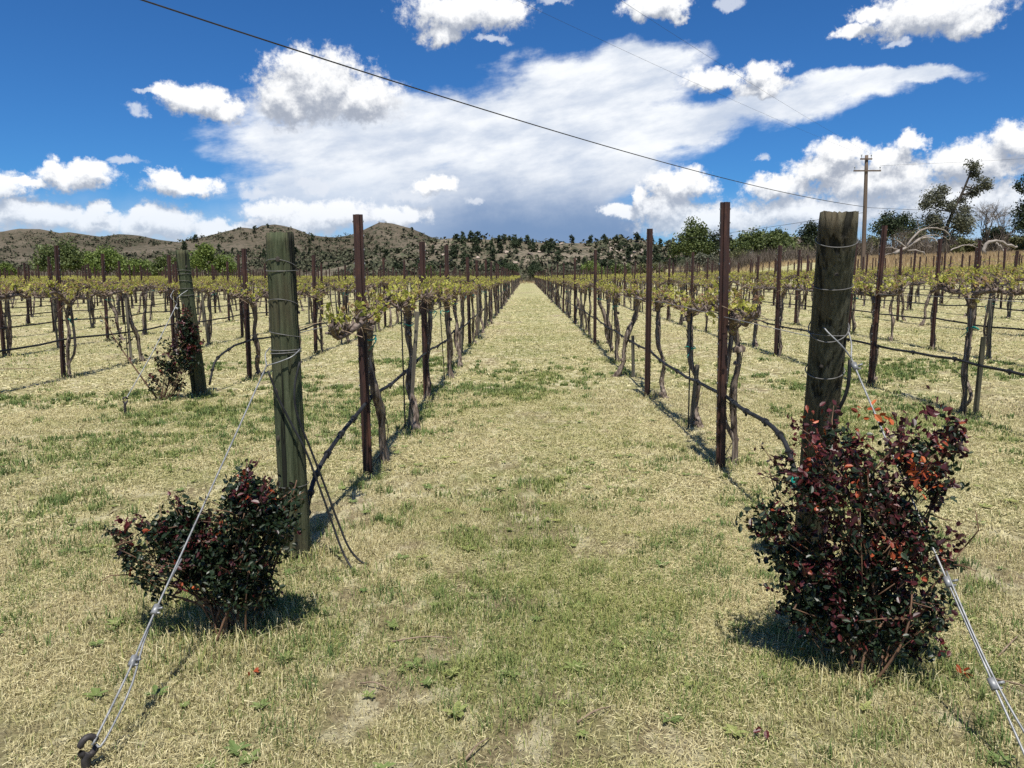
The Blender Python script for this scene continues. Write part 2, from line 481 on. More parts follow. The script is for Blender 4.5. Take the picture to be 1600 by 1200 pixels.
def mat_post(name, stops):
    m, nt, b = new_mat(name)
    o = obj_co(nt)
    g = noise(nt, scaled(nt, o, (1, 1, 0.07)), 46, 7, 0.7)
    big = noise(nt, scaled(nt, o, (1, 1, 0.35)), 5, 4, 0.6)
    c = ramp(nt, g, stops)
    c = mixc(nt, mapr(nt, big, 0.42, 0.66, 0.0, 0.5), c, (0.10, 0.072, 0.045))
    cr = noise(nt, scaled(nt, o, (1, 1, 0.035)), 24, 3, 0.5)
    c = mixc(nt, mapr(nt, cr, 0.36, 0.43, 0.9, 0.0), c, (0.014, 0.014, 0.011))
    nt.links.new(c, b.inputs['Base Color']); b.inputs['Roughness'].default_value = 0.9; b.inputs['Specular IOR Level'].default_value = 0.2
    mm = nt.nodes.new('ShaderNodeMath'); mm.operation = 'ADD'; nt.links.new(g, mm.inputs[0]); nt.links.new(mapr(nt, cr, 0.34, 0.45), mm.inputs[1])
    bump(nt, b, mm.outputs[0], 1.0, 0.014)
    return m
M['post_green'] = mat_post('weathered_green_wood', [(0.3, (0.028, 0.036, 0.018)), (0.5, (0.066, 0.080, 0.042)), (0.7, (0.125, 0.138, 0.08))])
M['post_brown'] = mat_post('weathered_brown_wood', [(0.3, (0.028, 0.028, 0.018)), (0.5, (0.078, 0.076, 0.050)), (0.7, (0.16, 0.152, 0.105))])
M['wire_dull'] = mat_simple('dull_wire', [(0.3, (0.07, 0.068, 0.062)), (0.7, (0.19, 0.185, 0.175))], 30, rough=0.6, bmp=0, metal=0.2)
M['steel'] = mat_simple('rusted_steel', [(0.3, (0.018, 0.008, 0.006)), (0.55, (0.036, 0.014, 0.010)), (0.75, (0.075, 0.030, 0.019))], 9, (1, 1, 0.25), 0.62, 0.25, 0.002, spec=0.45)
nt = M['steel'].node_tree; b = nt.nodes['Principled BSDF']                       # rust blooms that differ from post to post
va = nt.nodes.new('ShaderNodeVectorMath'); va.operation = 'ADD'; nt.links.new(obj_co(nt), va.inputs[0])
cb = nt.nodes.new('ShaderNodeCombineXYZ'); mu = nt.nodes.new('ShaderNodeMath'); mu.operation = 'MULTIPLY'; mu.inputs[1].default_value = 37.0
nt.links.new(obj_rand(nt), mu.inputs[0]); nt.links.new(mu.outputs[0], cb.inputs[2]); nt.links.new(cb.outputs[0], va.inputs[1])
old = b.inputs['Base Color'].links[0].from_socket
pa = noise(nt, scaled(nt, va.outputs[0], (3, 3, 1)), 3.2, 6, 0.7)
nt.links.new(mixc(nt, mapr(nt, pa, 0.50, 0.66, 0.0, 0.75), mixc(nt, mapr(nt, pa, 0.36, 0.46, 0.7, 0.0), old, (0.010, 0.007, 0.006)), (0.085, 0.034, 0.020)), b.inputs['Base Color'])
M['zinc'] = mat_simple('galvanised_wire', [(0.3, (0.15, 0.155, 0.155)), (0.7, (0.34, 0.345, 0.34))], 30, rough=0.5, bmp=0, metal=0.35)
M['hose'] = mat_simple('black_poly_hose', [(0.3, (0.010, 0.010, 0.011)), (0.7, (0.028, 0.029, 0.03))], 14, rough=0.6, bmp=0, spec=0.25)
M['teal'] = mat_simple('teal_plastic', [(0.3, (0.0, 0.16, 0.12)), (0.7, (0.02, 0.28, 0.21))], 10, rough=0.45, bmp=0)
M['bark'] = mat_simple('vine_bark', [(0.30, (0.03, 0.022, 0.016)), (0.46, (0.12, 0.09, 0.07)), (0.66, (0.34, 0.28, 0.225))], 42, (1, 1, 0.12), 0.95, 0.9, 0.02, 7, spec=0.15)
M['cordon'] = mat_simple('cordon_bark', [(0.28, (0.05, 0.035, 0.026)), (0.5, (0.14, 0.105, 0.085)), (0.72, (0.30, 0.25, 0.21))], 34, (1, 0.15, 1), 0.95, 0.8, 0.015, 6, spec=0.15)
M['shoot'] = mat_simple('shoot_wood', [(0.3, (0.14, 0.09, 0.055)), (0.7, (0.34, 0.26, 0.18))], 40, rough=0.9, bmp=0)
M['vine_leaf'] = mat_leaf('vine_leaf', [(0.0, (0.30, 0.17, 0.10)), (0.14, (0.36, 0.26, 0.09)), (0.24, (0.31, 0.33, 0.055)), (0.6, (0.44, 0.44, 0.075)), (1.0, (0.58, 0.53, 0.14))], 0.5, 0.45, 0.35, 0.15)
M['stake'] = mat_simple('grey_stake_wood', [(0.3, (0.06, 0.05, 0.038)), (0.55, (0.14, 0.125, 0.095)), (0.75, (0.24, 0.215, 0.17))], 26, (1, 1, 0.08), 0.9, 0.6, 0.005)
M['rose_leaf'] = mat_leaf('rose_leaf', [(0.0, (0.008, 0.018, 0.007)), (0.40, (0.020, 0.036, 0.013)), (0.50, (0.026, 0.014, 0.011)), (0.72, (0.055, 0.010, 0.013)), (0.90, (0.10, 0.018, 0.017)), (0.95, (0.42, 0.085, 0.02)), (1.0, (0.50, 0.15, 0.04))], 0.42, 0.12, 0.4)
M['cane'] = mat_simple('rose_cane', [(0.3, (0.07, 0.04, 0.025)), (0.7, (0.20, 0.11, 0.06))], 20, rough=0.7, bmp=0.2)
M['soil_iron'] = mat_simple('dark_iron', [(0.3, (0.018, 0.016, 0.015)), (0.7, (0.06, 0.05, 0.045))], 25, rough=0.6, bmp=0.3, bdist=0.003)
M['tree_bark'] = mat_simple('tree_bark', [(0.3, (0.022, 0.018, 0.014)), (0.7, (0.07, 0.058, 0.045))], 6, (1, 1, 0.3), 0.95, 0.5, 0.05)
M['dead_wood'] = mat_simple('bleached_dead_wood', [(0.3, (0.17, 0.14, 0.115)), (0.7, (0.38, 0.335, 0.285))], 3, rough=0.9, bmp=0.3, bdist=0.03)
M['pole'] = mat_simple('pole_wood', [(0.3, (0.085, 0.06, 0.044)), (0.7, (0.16, 0.118, 0.088))], 6, (1, 1, 0.05), 0.9, 0.3, 0.01)
M['line'] = mat_simple('power_line', [(0.3, (0.02, 0.02, 0.022)), (0.7, (0.04, 0.04, 0.042))], 2, rough=0.6, bmp=0)
M['glass'] = mat_simple('insulator', [(0.3, (0.20, 0.22, 0.22)), (0.7, (0.3, 0.32, 0.32))], 2, rough=0.2, bmp=0)
M['wall'] = mat_simple('tan_wall', [(0.3, (0.46, 0.39, 0.29)), (0.7, (0.54, 0.47, 0.36))], 1, rough=0.9, bmp=0)
M['roof'] = mat_simple('brown_roof', [(0.3, (0.10, 0.075, 0.06)), (0.7, (0.15, 0.12, 0.10))], 2, rough=0.9, bmp=0)
M['dark_glass'] = mat_simple('window_glass', [(0.3, (0.03, 0.035, 0.04)), (0.7, (0.05, 0.055, 0.06))], 1, rough=0.15, bmp=0)
M['leaf_bright'] = mat_leaf('cottonwood_leaf', [(0.0, (0.085, 0.13, 0.028)), (0.5, (0.15, 0.205, 0.045)), (1.0, (0.22, 0.27, 0.065))], 0.6, 0.3)
M['leaf_mid'] = mat_leaf('mid_green_leaf', [(0.0, (0.055, 0.08, 0.022)), (0.5, (0.098, 0.13, 0.036)), (1.0, (0.15, 0.18, 0.055))], 0.6, 0.25)
M['leaf_dark'] = mat_leaf('evergreen_leaf', [(0.0, (0.022, 0.034, 0.015)), (0.5, (0.042, 0.06, 0.026)), (1.0, (0.07, 0.09, 0.04))], 0.7, 0.15, 0.25, 0.25)
M['leaf_olive'] = mat_leaf('olive_leaf', [(0.0, (0.065, 0.07, 0.028)), (0.5, (0.125, 0.13, 0.05)), (1.0, (0.20, 0.20, 0.08))], 0.7, 0.25)
M['leaf_grey'] = mat_leaf('grey_green_leaf', [(0.0, (0.065, 0.07, 0.045)), (0.5, (0.12, 0.125, 0.08)), (1.0, (0.19, 0.19, 0.125))], 0.7, 0.2)
M['twig'] = mat_leaf('grey_twig', [(0.0, (0.07, 0.055, 0.042)), (0.5, (0.13, 0.105, 0.082)), (1.0, (0.20, 0.17, 0.14))], 0.9, 0.0, 0.1)
M['scrub'] = mat_leaf('scrub_leaf', [(0.0, (0.045, 0.05, 0.028)), (0.5, (0.08, 0.085, 0.05)), (1.0, (0.13, 0.12, 0.075))], 0.9, 0.0, 0.1)
M['tall_straw'] = mat_leaf('tall_straw', [(0.0, (0.27, 0.175, 0.09)), (0.5, (0.42, 0.30, 0.165)), (1.0, (0.54, 0.42, 0.25))], 0.8, 0.3, 0.2)
M['rock'] = mat_simple('pale_rock', [(0.3, (0.26, 0.20, 0.155)), (0.7, (0.44, 0.36, 0.29))], 0.8, rough=0.95, bmp=0.5, bdist=0.2)

# ------------------------------------------------------------------ ground and hills
def polar_sheet(name, az0, az1, radii, naz, fz, mat):
    A = np.linspace(rad(az0), rad(az1), naz)
    Rr, AA = np.meshgrid(radii, A, indexing='ij')
    X = Rr * np.sin(AA); Y = Rr * np.cos(AA); Z = fz(X, Y)
    V = np.stack([X, Y, Z], -1).reshape(-1, 3)
    n, k = Rr.shape
    i = np.arange(n - 1)[:, None]; j = np.arange(k - 1)[None]
    a = i * k + j; b_ = a + 1; c = a + k + 1; d = a + k
    F = np.concatenate([np.stack([a, c, b_], -1).reshape(-1, 3), np.stack([a, d, c], -1).reshape(-1, 3)])
    return link(name, make_mesh(name, V, F, [mat], smooth=True))

radii = np.concatenate([[0.01], np.geomspace(0.6, 4200, 170)])
def bare_field(x, y): return fbm(np.asarray(x) * 1.7 + 71, np.asarray(y) * 1.7 + 3, 4, 91, .62)
ground = tag(polar_sheet('ground', -180, 180, radii, 481, gz, M['turf']), kind='structure')
gv = np.empty(len(ground.data.vertices) * 3, np.float32); ground.data.vertices.foreach_get('co', gv); gv = gv.reshape(-1, 3)
ga = ground.data.attributes.new('tint', 'FLOAT', 'POINT'); ga.data.foreach_set('value', bare_field(gv[:, 0], gv[:, 1]).astype(np.float32))

HILL_FAR = [(-44, 2.2), (-38.0, 2.37), (-36.16, 2.5), (-34.23, 2.64), (-33.19, 2.86), (-32.14, 2.86), (-31.04, 2.65), (-30.54, 2.74), (-28.72, 2.46), (-27.71, 2.65), (-26.47, 2.6), (-25.29, 2.35), (-23.72, 2.1), (-21.71, 1.83), (-18.37, 1.55), (-12, 0.3)]
HILL_MID = [(-31, 0.8), (-27.99, 1.74), (-26.08, 2.02), (-24.43, 2.17), (-22.82, 2.54), (-21.49, 2.88), (-20.19, 3.32), (-19.23, 3.25), (-18.75, 3.48), (-17.85, 3.54), (-16.87, 3.38), (-15.54, 2.87), (-14.75, 2.75), (-13.82, 2.71), (-12.65, 2.91), (-11.69, 3.28), (-10.64, 3.83), (-9.73, 3.75), (-8.4, 3.4), (-7.03, 2.81), (-5.5, 2.41), (-2.93, 1.95), (-0.11, 1.49), (4, 0.4)]
HILL_NEAR = [(-16, 0.05), (-13.12, 0.68), (-10.37, 1.47), (-8.06, 2.12), (-5.73, 2.64), (-2.93, 2.6), (-1.05, 2.55), (1.58, 2.29), (3.35, 2.32), (5.07, 2.31), (6.83, 2.53), (8.11, 2.57), (9.21, 2.19), (10.48, 2.0), (13.21, 1.8), (16.27, 1.51), (19.64, 1.35), (23.25, 1.19), (27.04, 1.07), (32.26, 1.01), (38.37, 0.72), (46, 0.4)]

class Hill:
    def __init__(s, prof, r0, R, r1, gully, seed):
        s.a = np.array([q[0] for q in prof]); s.e = np.array([q[1] for q in prof]); s.r0, s.R, s.r1, s.g, s.s = r0, R, r1, gully, seed
    def __call__(s, x, y):
        r = np.hypot(x, y); az_ = np.degrees(np.arctan2(x, y))
        top = 1.5 + s.R * np.tan(np.radians(np.interp(az_, s.a, s.e)))
        t = np.clip((r - s.r0) / (s.R - s.r0), 0, 1)
        back = np.clip((r - s.R) / (s.r1 - s.R), 0, 1)
        n = fbm(x * s.g + 90, y * s.g + 90, 5, s.s)
        fall = t ** 1.25 * (1 - 0.55 * (n - 0.25).clip(0) * 2 * np.sin(pi * t) ** 0.8)
        rough = (fbm(x * s.g * 6 + 7, y * s.g * 6 + 7, 3, s.s + 9) - 0.5) * 0.035
        return top * (fall + rough * t - 0.75 * back ** 1.3) - 0.6 * (1 - t)
far_f = Hill(HILL_FAR, 620, 1150, 1700, 1 / 150., 3)
mid_f = Hill(HILL_MID, 330, 640, 900, 1 / 90., 21)
near_f = Hill(HILL_NEAR, 175, 285, 420, 1 / 45., 33)
tag(polar_sheet('hill', -44, -12, np.linspace(620, 1700, 60), 330, far_f, M['hill_far']), kind='structure')
tag(polar_sheet('hill', -31, 4, np.linspace(330, 900, 70), 420, mid_f, M['hill_far']), kind='structure')
tag(polar_sheet('ridge', -16, 46, np.linspace(175, 420, 70), 520, near_f, M['hill_near']), kind='structure')

# scrub that covers the slopes: far too many low shrubs to count
ICO_V = np.array([[0, 0, 1], [.89, 0, .45], [.28, .85, .45], [-.72, .53, .45], [-.72, -.53, .45], [.28, -.85, .45], [.72, .53, -.45], [-.28, .85, -.45], [-.89, 0, -.45], [-.28, -.85, -.45], [.72, -.53, -.45]])
ICO_F = np.array([[0, 1, 2], [0, 2, 3], [0, 3, 4], [0, 4, 5], [0, 5, 1], [1, 6, 2], [2, 7, 3], [3, 8, 4], [4, 9, 5], [5, 10, 1], [2, 6, 7], [3, 7, 8], [4, 8, 9], [5, 9, 10], [1, 10, 6]])
def shrub_cover(name, specs, mat, seed, label, cat, cards=7):
    g = rng(seed); mb = MB()
    for f, a0, a1, r0, r1, n, s0, s1 in specs:
        a = np.radians(g.uniform(a0, a1, n)); r = g.uniform(r0, r1, n)
        x, y = r * np.sin(a), r * np.cos(a)
        keep = fbm(x / 40 + 3, y / 40 + 3, 3, seed) > g.uniform(0.25, 0.62, n)
        x, y = x[keep], y[keep]; k = len(x)
        s = g.uniform(s0, s1, k) * g.uniform(0.6, 1.2, k)
        z = np.maximum(f(x, y), gz(x, y))
        pos = np.repeat(np.stack([x, y, z + s * 0.35], -1), cards, 0)
        ss = np.repeat(s, cards)
        d = g.normal(size=pos.shape) * np.array([.42, .42, .28]) * ss[:, None]
        mb.add(scatter(QUAD_LEAF - [.5, 0, 0], QUAD_FACES, pos + d, ss * g.uniform(.6, 1.0, len(ss)), rot_frames(len(ss), g, 0.6), np.repeat(g.uniform(0, 1, k), cards) * 0.6 + g.uniform(0, .4, len(ss))))
    return tag(mb.build(name, mat), label, cat, kind='stuff')
shrub_cover('scrub', [(far_f, -38, -17, 640, 1140, 6500, 1.4, 3.4), (mid_f, -28, -3, 340, 640, 7500, .9, 2.4), (near_f, -13, 37, 178, 290, 5200, 0.6, 1.9)], M['scrub'], 5, 'low dark scrub dotted over the brown hillsides', 'scrub')

# pale boulders and ledges on the near ridge
g = rng(77); mb = MB()
a = np.radians(np.concatenate([g.uniform(-9, 12, 60), g.normal(6.6, 1.4, 40)])); r = g.uniform(200, 283, len(a))
x, y = r * np.sin(a), r * np.cos(a)
fr = rot_frames(len(x), g, 3.0)
sq = ICO_V * np.array([1, 0.8, 0.55])
V_, F_, T_ = scatter(sq, ICO_F, np.stack([x, y, near_f(x, y) + 0.2], -1), g.uniform(0.4, 1.3, len(x)), fr, 0.5)
V_ += g.normal(size=V_.shape) * 0.12
mb.add((V_, F_, T_))
tag(mb.build('rubble', M['rock']), 'pale weathered boulders strewn over the juniper ridge', 'boulders', kind='stuff')

# ------------------------------------------------------------------ vineyard layout
ROW_SIDES = {}
rows = []                                     # side, index, x, first vine y, last y, post step in vines
ORD = ['first', 'second', 'third', 'fourth', 'fifth', 'sixth', 'seventh', 'eighth', 'ninth', 'tenth', 'eleventh', 'twelfth', 'thirteenth', 'fourteenth', 'fifteenth', 'sixteenth', 'seventeenth', 'eighteenth', 'nineteenth', 'twentieth',
       'twenty-first', 'twenty-second', 'twenty-third', 'twenty-fourth', 'twenty-fifth', 'twenty-sixth', 'twenty-seventh', 'twenty-eighth', 'twenty-ninth', 'thirtieth']
g = rng(11)
STEP = 1.8
for i in range(34):
    x = -1.23 - 2.8 * i
    y0 = {0: 5.78, 1: 11.2, 2: 7.8}.get(i, max(4, -x / 0.70 - 1.5) + g.uniform(0, 1.5))
    rows.append(dict(side='hill', i=i, x=x, y0=y0, y1=136 + 1.5 * math.sin(i), pstep=2, pphase=int(i % 2 == 1 and i > 1)))
for i in range(15):
    x = 1.5 + 2.92 * i
    y0 = {0: 5.97, 1: 7.95}.get(i, max(4, x / 0.665 - 1.5) + g.uniform(0, 1.5))
    y1 = 136 - 72 * sstep(x, 5, 26)
    rows.append(dict(side='pole', i=i, x=x, y0=y0, y1=float(y1), pstep=4 if i == 0 else 2, pphase=0))
def in_view(x, y, margin=0.9):
    d = math.hypot(x, y); m_ = math.degrees(margin / max(d, 1))
    a_ = math.degrees(math.atan2(x, y))
    return y > 0.5 and -34.8 - m_ < a_ < 32.7 + m_
vines, posts, stakes = [], [], []
for r_ in rows:
    y = r_['y0']; k = 0
    ys = {('pole', 0): [5.97, 7.65, 9.45, 11.45], ('pole', 1): [7.95, 9.97], ('hill', 0): [5.78, 7.52, 9.32, 11.05]}.get((r_['side'], r_['i']), [y])
    while ys[-1] + STEP < r_['y1']: ys.append(ys[-1] + STEP + g.normal(0, 0.05))
    seen = 0
    for k, y in enumerate(ys):
        x = r_['x'] + g.normal(0, 0.035)
        if not in_view(x, y): continue
        if r_['i'] < 3: x += .075
        vines.append(dict(r=r_, k=seen, x=x, y=y))
        is_post = (k % r_['pstep'] == r_['pphase']) if not (r_['side'] == 'pole' and r_['i'] == 0) else (k == 0 or k % 4 == 2)
        if r_['side'] == 'pole' and r_['i'] == 1: is_post = k % 2 == 1
        if is_post:
            posts.append(dict(r=r_, k=0, x=r_['x'] + g.normal(0, 0.02), y=y - 0.12))
        elif g.random() < 0.93 or (r_['i'] == 1 and r_['side'] == 'pole' and k == 0):
            stakes.append(dict(r=r_, k=0, x=x + g.normal(0, 0.02), y=y - 0.13, kind=g.choice(['rod', 'wood', 'both'])))
        seen += 1
for L in (posts, stakes):
    cnt = {}
    for q in L:
        key = (q['r']['side'], q['r']['i']); q['k'] = cnt.get(key, 0); cnt[key] = q['k'] + 1
for L in (vines, posts, stakes):
    for q in L: q['d'] = math.hypot(q['x'], q['y'])
    L.sort(key=lambda q: q['d'])

def row_words(r_):
    side = 'hill side of the aisle' if r_['side'] == 'hill' else 'utility pole side of the aisle'
    return f"{ORD[r_['i']]} vine row", side
def which(q, what, first):
    w, side = row_words(q['r'])
    if q['k'] < 30: return f"{ORD[q['k']]} {what} along the {w}, {side}"
    return f"{what} beyond the thirtieth along the {w}, {side}"
def group_of(q, what):
    w, side = row_words(q['r'])
    return f"{what} of the {w} on the {side}"

# ------------------------------------------------------------------ grapevines
def vine_shape(seed, low=False):
    """one cordon-trained vine: trunk, two arms along Y, spurs, young shoots and leaves"""
    g = rng(seed)
    trunk, arms, leaf = MB(), MB(), MB()
    lean = g.normal(0, 0.05, 2)
    n = 5 if low else 24
    zs = np.linspace(-0.05, 1.13, 6)
    pts = np.stack([g.normal(0, 0.018, 6) + lean[0] * (1 - zs / 1.1) * 1.6, g.normal(0, 0.022, 6) + lean[1] * (1 - zs / 1.1) * 2.2, zs], -1)
    pts[-1, :2] = 0
    path = spline(pts, n)
    tt = np.linspace(0, 1, n)
    base_r = g.uniform(0.019, 0.031)
    R = base_r * (1 + 0.75 * np.exp(-tt * 12) + 0.22 * np.sin(tt * g.uniform(8, 14) + g.uniform(0, 6)) + 0.35 * np.exp(-(1 - tt) * 9))
    if low: trunk.add(tube(path, R * 1.05, 4))
    else:
        s = 10; th = np.linspace(0, 2 * pi, s, endpoint=False)
        tw = th[None] + tt[:, None] * g.uniform(2, 5)
        J = 1 + 0.18 * np.sin(3 * tw) + 0.13 * np.sin(5 * tw + 1) + g.normal(0, 0.12, (n, s))
        trunk.add(tube(path, R, s, J))
        for _ in range(g.integers(5, 10)):                       # burls at the foot and on the stem
            q = path[g.integers(0, 3) if g.random() < .7 else g.integers(3, n)]
            V, F = ICO_V * g.uniform(.018, .042) * g.uniform(.8, 1.2, (11, 1)) + q + g.normal(0, .022, 3) * [1, 1, .3], ICO_F
            trunk.add((V, F))
        for _ in range(10):                                     # shredding bark strips
            k0 = g.integers(1, n - 5); o = g.normal(0, 1, 2); o = o / np.linalg.norm(o)
            st = path[k0:k0 + 5] + np.append(o * base_r * 1.1, 0); st[-1, :2] += o * 0.012
            trunk.add(tube(st, 0.004, 4))
        if g.random() < 0.35:                                   # a second stem or a sucker
            q = spline([path[2], path[5] + np.append(g.normal(0, .06, 2), 0), path[10] + np.append(g.normal(0, .05, 2), 0), path[-1]], 10)
            trunk.add(tube(q, np.linspace(.016, .02, 10), 7))
    for sgn in (-1, 1):
        L = g.uniform(0.78, 0.95); m_ = 5 if low else 13
        ap = spline([(0, 0, 1.06), (g.normal(0, .02), sgn * .14, 1.17 + g.normal(0, .02)), (g.normal(0, .03), sgn * .4, 1.20 + g.normal(0, .025)), (g.normal(0, .03), sgn * .65, 1.19 + g.normal(0, .03)), (g.normal(0, .03), sgn * L, 1.21 + g.normal(0, .03))], m_)
        ar = np.linspace(.029, .014, m_) * (1 if low else g.uniform(.85, 1.2, m_))
        arms.add(tube(ap, ar, 4 if low else 8, None if low else 1 + g.normal(0, .1, (m_, 8))))
        n_sp = 6 if low else 12
        for k in range(n_sp):
            f = (k + g.uniform(.1, .9)) / n_sp
            b0 = np.array([np.interp(f, np.linspace(0, 1, m_), ap[:, c]) for c in range(3)])
            if low:
                n_l = 4
                lp = b0 + g.normal(0, 1, (n_l, 3)) * [.07, .06, .05] + [0, 0, .10]
                leaf.add(scatter(QUAD_LEAF, QUAD_FACES, lp, g.uniform(.05, .085, n_l), rot_frames(n_l, g, .7), g.uniform(0.1, 1, n_l)))
                if k % 2 == 0:
                    arms.add(tube([b0, b0 + [g.normal(0, .03), g.normal(0, .03), g.uniform(.08, .16)]], .012, 3, caps=False))
                continue
            for rep in range(g.integers(2, 5)):                 # knobby spurs
                d = np.array([g.normal(0, .6), g.normal(0, .6), g.uniform(.25, 1.2)]); d /= np.linalg.norm(d)
                ln = g.uniform(.03, .11)
                tip = b0 + d * ln
                arms.add(tube([b0, b0 + d * ln * .6 + g.normal(0, .008, 3), tip], [.013, .011, .008], 5))
                if g.random() < 0.64:                           # young shoot
                    d2 = np.array([g.normal(0, .5), g.normal(0, .5), g.uniform(.5, 1.3)]); d2 /= np.linalg.norm(d2)
                    sl = g.uniform(.04, .15)
                    arms.add(tube([tip, tip + d2 * sl], [.0035, .002], 4, caps=False), 1)
                    n_l = g.integers(4, 8)
                    lp = tip + d2 * sl * g.uniform(.1, 1.05, (n_l, 1)) + g.normal(0, .016, (n_l, 3))
                    tv = np.clip(g.normal(.55, .25) + g.normal(0, .15, n_l), 0, 1)
                    if g.random() < .22: tv = tv * .22
                    leaf.add(scatter(VINE_LEAF, VINE_FACES, lp, g.uniform(.022, .050, n_l), rot_frames(n_l, g, .5), tv))
            for _t in range(g.integers(0, 3)):                  # leftover dry tendrils
                q = b0 + g.normal(0, .03, 3)
                arms.add(tube(spline([q, q + g.normal(0, .05, 3) + [0, 0, .02], q + g.normal(0, .09, 3) + [0, 0, .03]], 5), .0032, 3, caps=False), 1)
    return trunk, arms, leaf

N_VAR = 12
variants = []
for s_ in range(N_VAR):
    t_, a_, l_ = vine_shape(100 + s_)
    gg = rng(900 + s_)
    tie = MB()
    for _ in range(1):
        zc = gg.uniform(.75, 1.14)
        th = np.linspace(0, 2 * pi, 10, endpoint=False)
        ring = np.stack([.048 * np.cos(th), -.05 + .09 * np.sin(th), zc + .01 * np.sin(2 * th)], -1)
        tie.add(tube(ring, .006, 4, closed=True))
        e0 = ring[gg.integers(0, 10)]
        tie.add(tube(spline([e0, e0 + [gg.normal(0, .03), gg.normal(0, .04), -.02], e0 + [gg.normal(0, .05), gg.normal(0, .06), -.09]], 5), [.007, .007, .006, .005, .004], 4))
    variants.append((t_.mesh('trunk', [M['bark']], True), a_.mesh('cordon', [M['cordon'], M['shoot']], True), l_.mesh('leaves', [M['vine_leaf']]), tie.mesh('tie_tape', [M['teal']], True)))

g = rng(41)
NEAR = 300
for q in vines[:NEAR]:
    o = thing('grapevine', which(q, 'gnarled grapevine', True), 'grapevine', (q['x'], q['y'], float(gz(q['x'], q['y'])) - 0.01), group_of(q, 'grapevines'))
    o.rotation_euler = (g.normal(0, .03), g.normal(0, .02), pi * int(g.integers(0, 2)) + g.normal(0, .03))
    o.scale = (1, 1.0, 1 + g.normal(0, .025))
    if q['k'] == 0 and q['r']['i'] == 0: o.scale = (1, 1.3 if q['r']['side'] == 'hill' else .8, 1)
    v = variants[g.integers(0, N_VAR)]
    link('trunk', v[0], o); link('cordon', v[1], o); link('leaves', v[2], o)
    if g.random() < .45: link('tie_tape', v[3], o)

def merged(shapes, items, seed, flip=True):
    """many copies of a few shapes in one set of arrays"""
    g = rng(seed); out = MB()
    pick = g.integers(0, len(shapes), len(items))
    for s_, (V, F, Mi, T) in enumerate(shapes):
        it = [q for q, p_ in zip(items, pick) if p_ == s_]
        if not it: continue
        n = len(it)
        pos = np.array([[q['x'], q['y'], float(gz(q['x'], q['y']))] for q in it])
        sg = np.where(g.random(n) < .5, -1.0, 1.0) if flip else np.ones(n)
        W = V[None] * np.stack([sg, sg, 1 + g.normal(0, .03, n)], -1)[:, None, :] + pos[:, None, :]
        FF = (F[None] + (np.arange(n) * len(V))[:, None, None]).reshape(-1, 3)
        out.V.append(W.reshape(-1, 3)); out.F.append(FF + out.n); out.M.append(np.tile(Mi, n)); out.T.append(np.tile(T, n)); out.n += n * len(V)
    return out
low = []
for s_ in range(6):
    t_, a_, l_ = vine_shape(300 + s_, True)
    mb = MB()
    mb.add(t_.arrays()[:2], 0); mb.add(a_.arrays()[:2], 0)
    V, F, Mi, T = l_.arrays(); mb.add((V, F, T), 1)
    low.append(mb.arrays())
far_vines = merged(low, vines[NEAR:], 51)
tag(far_vines.build('vineyard_foliage', [M['bark'], M['vine_leaf']]), 'far grapevines merging into one leafy band before the hills', 'vineyard', kind='stuff')

# ------------------------------------------------------------------ steel line posts
def steel_post(h, tabs=True):
    """rolled channel with a raised spine and punched wire hooks down both flanges"""
    prof = np.array([(-.034, .0), (-.034, .026), (-.028, .026), (-.028, .006), (-.012, .006), (-.008, -.012), (.008, -.012), (.012, .006), (.028, .006), (.028, .026), (.034, .026), (.034, .0), (.016, .0), (.012, -.018), (-.012, -.018), (-.016, .0)])
    n = len(prof)
    z = [-.3, h]
    V = np.array([(px_, py_, zz) for zz in z for px_, py_ in prof])
    F = []
    for j in range(n):
        k = (j + 1) % n
        F += [(j, k, n + k), (j, n + k, n + j)]
    cap = [(0, 1, 2), (0, 2, 3), (0, 3, 15), (3, 4, 15), (4, 5, 14), (4, 14, 15), (5, 6, 13), (5, 13, 14), (6, 7, 13), (7, 12, 13), (7, 8, 12), (8, 11, 12), (8, 9, 10), (8, 10, 11)]
    F += [(a + n, c + n, b + n) for a, b, c in cap]
    mb = MB().add((V, np.array(F)))
    if tabs:
        zz = .18
        while zz < h - .04:
            for sx in (-1, 1):
                mb.add(box((sx * .0375, .010, zz), (.006, .014, .011)), 1)
            zz += .1
    return mb
post_meshes = [steel_post(h).mesh('steel_post', [M['steel'], M['zinc']]) for h in (1.88, 1.93, 1.98, 2.03)]
g = rng(61)
for n_, q in enumerate(posts[:NEAR]):
    pole = q['r']['side'] == 'pole'
    o = link('steel_post', post_meshes[int(np.clip(g.integers(0, 3) + (1 if pole else 0), 0, 3))], None, (q['x'], q['y'], float(gz(q['x'], q['y']))))
    o.rotation_euler = (g.normal(0, .012), g.normal(0, .012), g.normal(0, .12))
    if q['k'] == 0 and q['r']['i'] == 0:
        o.location.x += .045 if not pole else .02
        o.data = post_meshes[1 if not pole else 3]
        o.rotation_euler = (0, -.012 if not pole else -.02, .05)
    tag(o, which(q, 'rusty steel trellis post', True), 'trellis post', group_of(q, 'steel posts'))
sp = steel_post(1.95, False)
tag(merged([(np.concatenate([box((0, 0, .85), (.062, .03, 2.2))[0]]), box((0, 0, 0), (1, 1, 1))[1], np.zeros(12, int), np.full(8, .5))], posts[NEAR:], 62, False).build('trellis_stakes_far', M['steel']), 'far rusty trellis posts standing in the vine rows', 'trellis posts', kind='stuff')

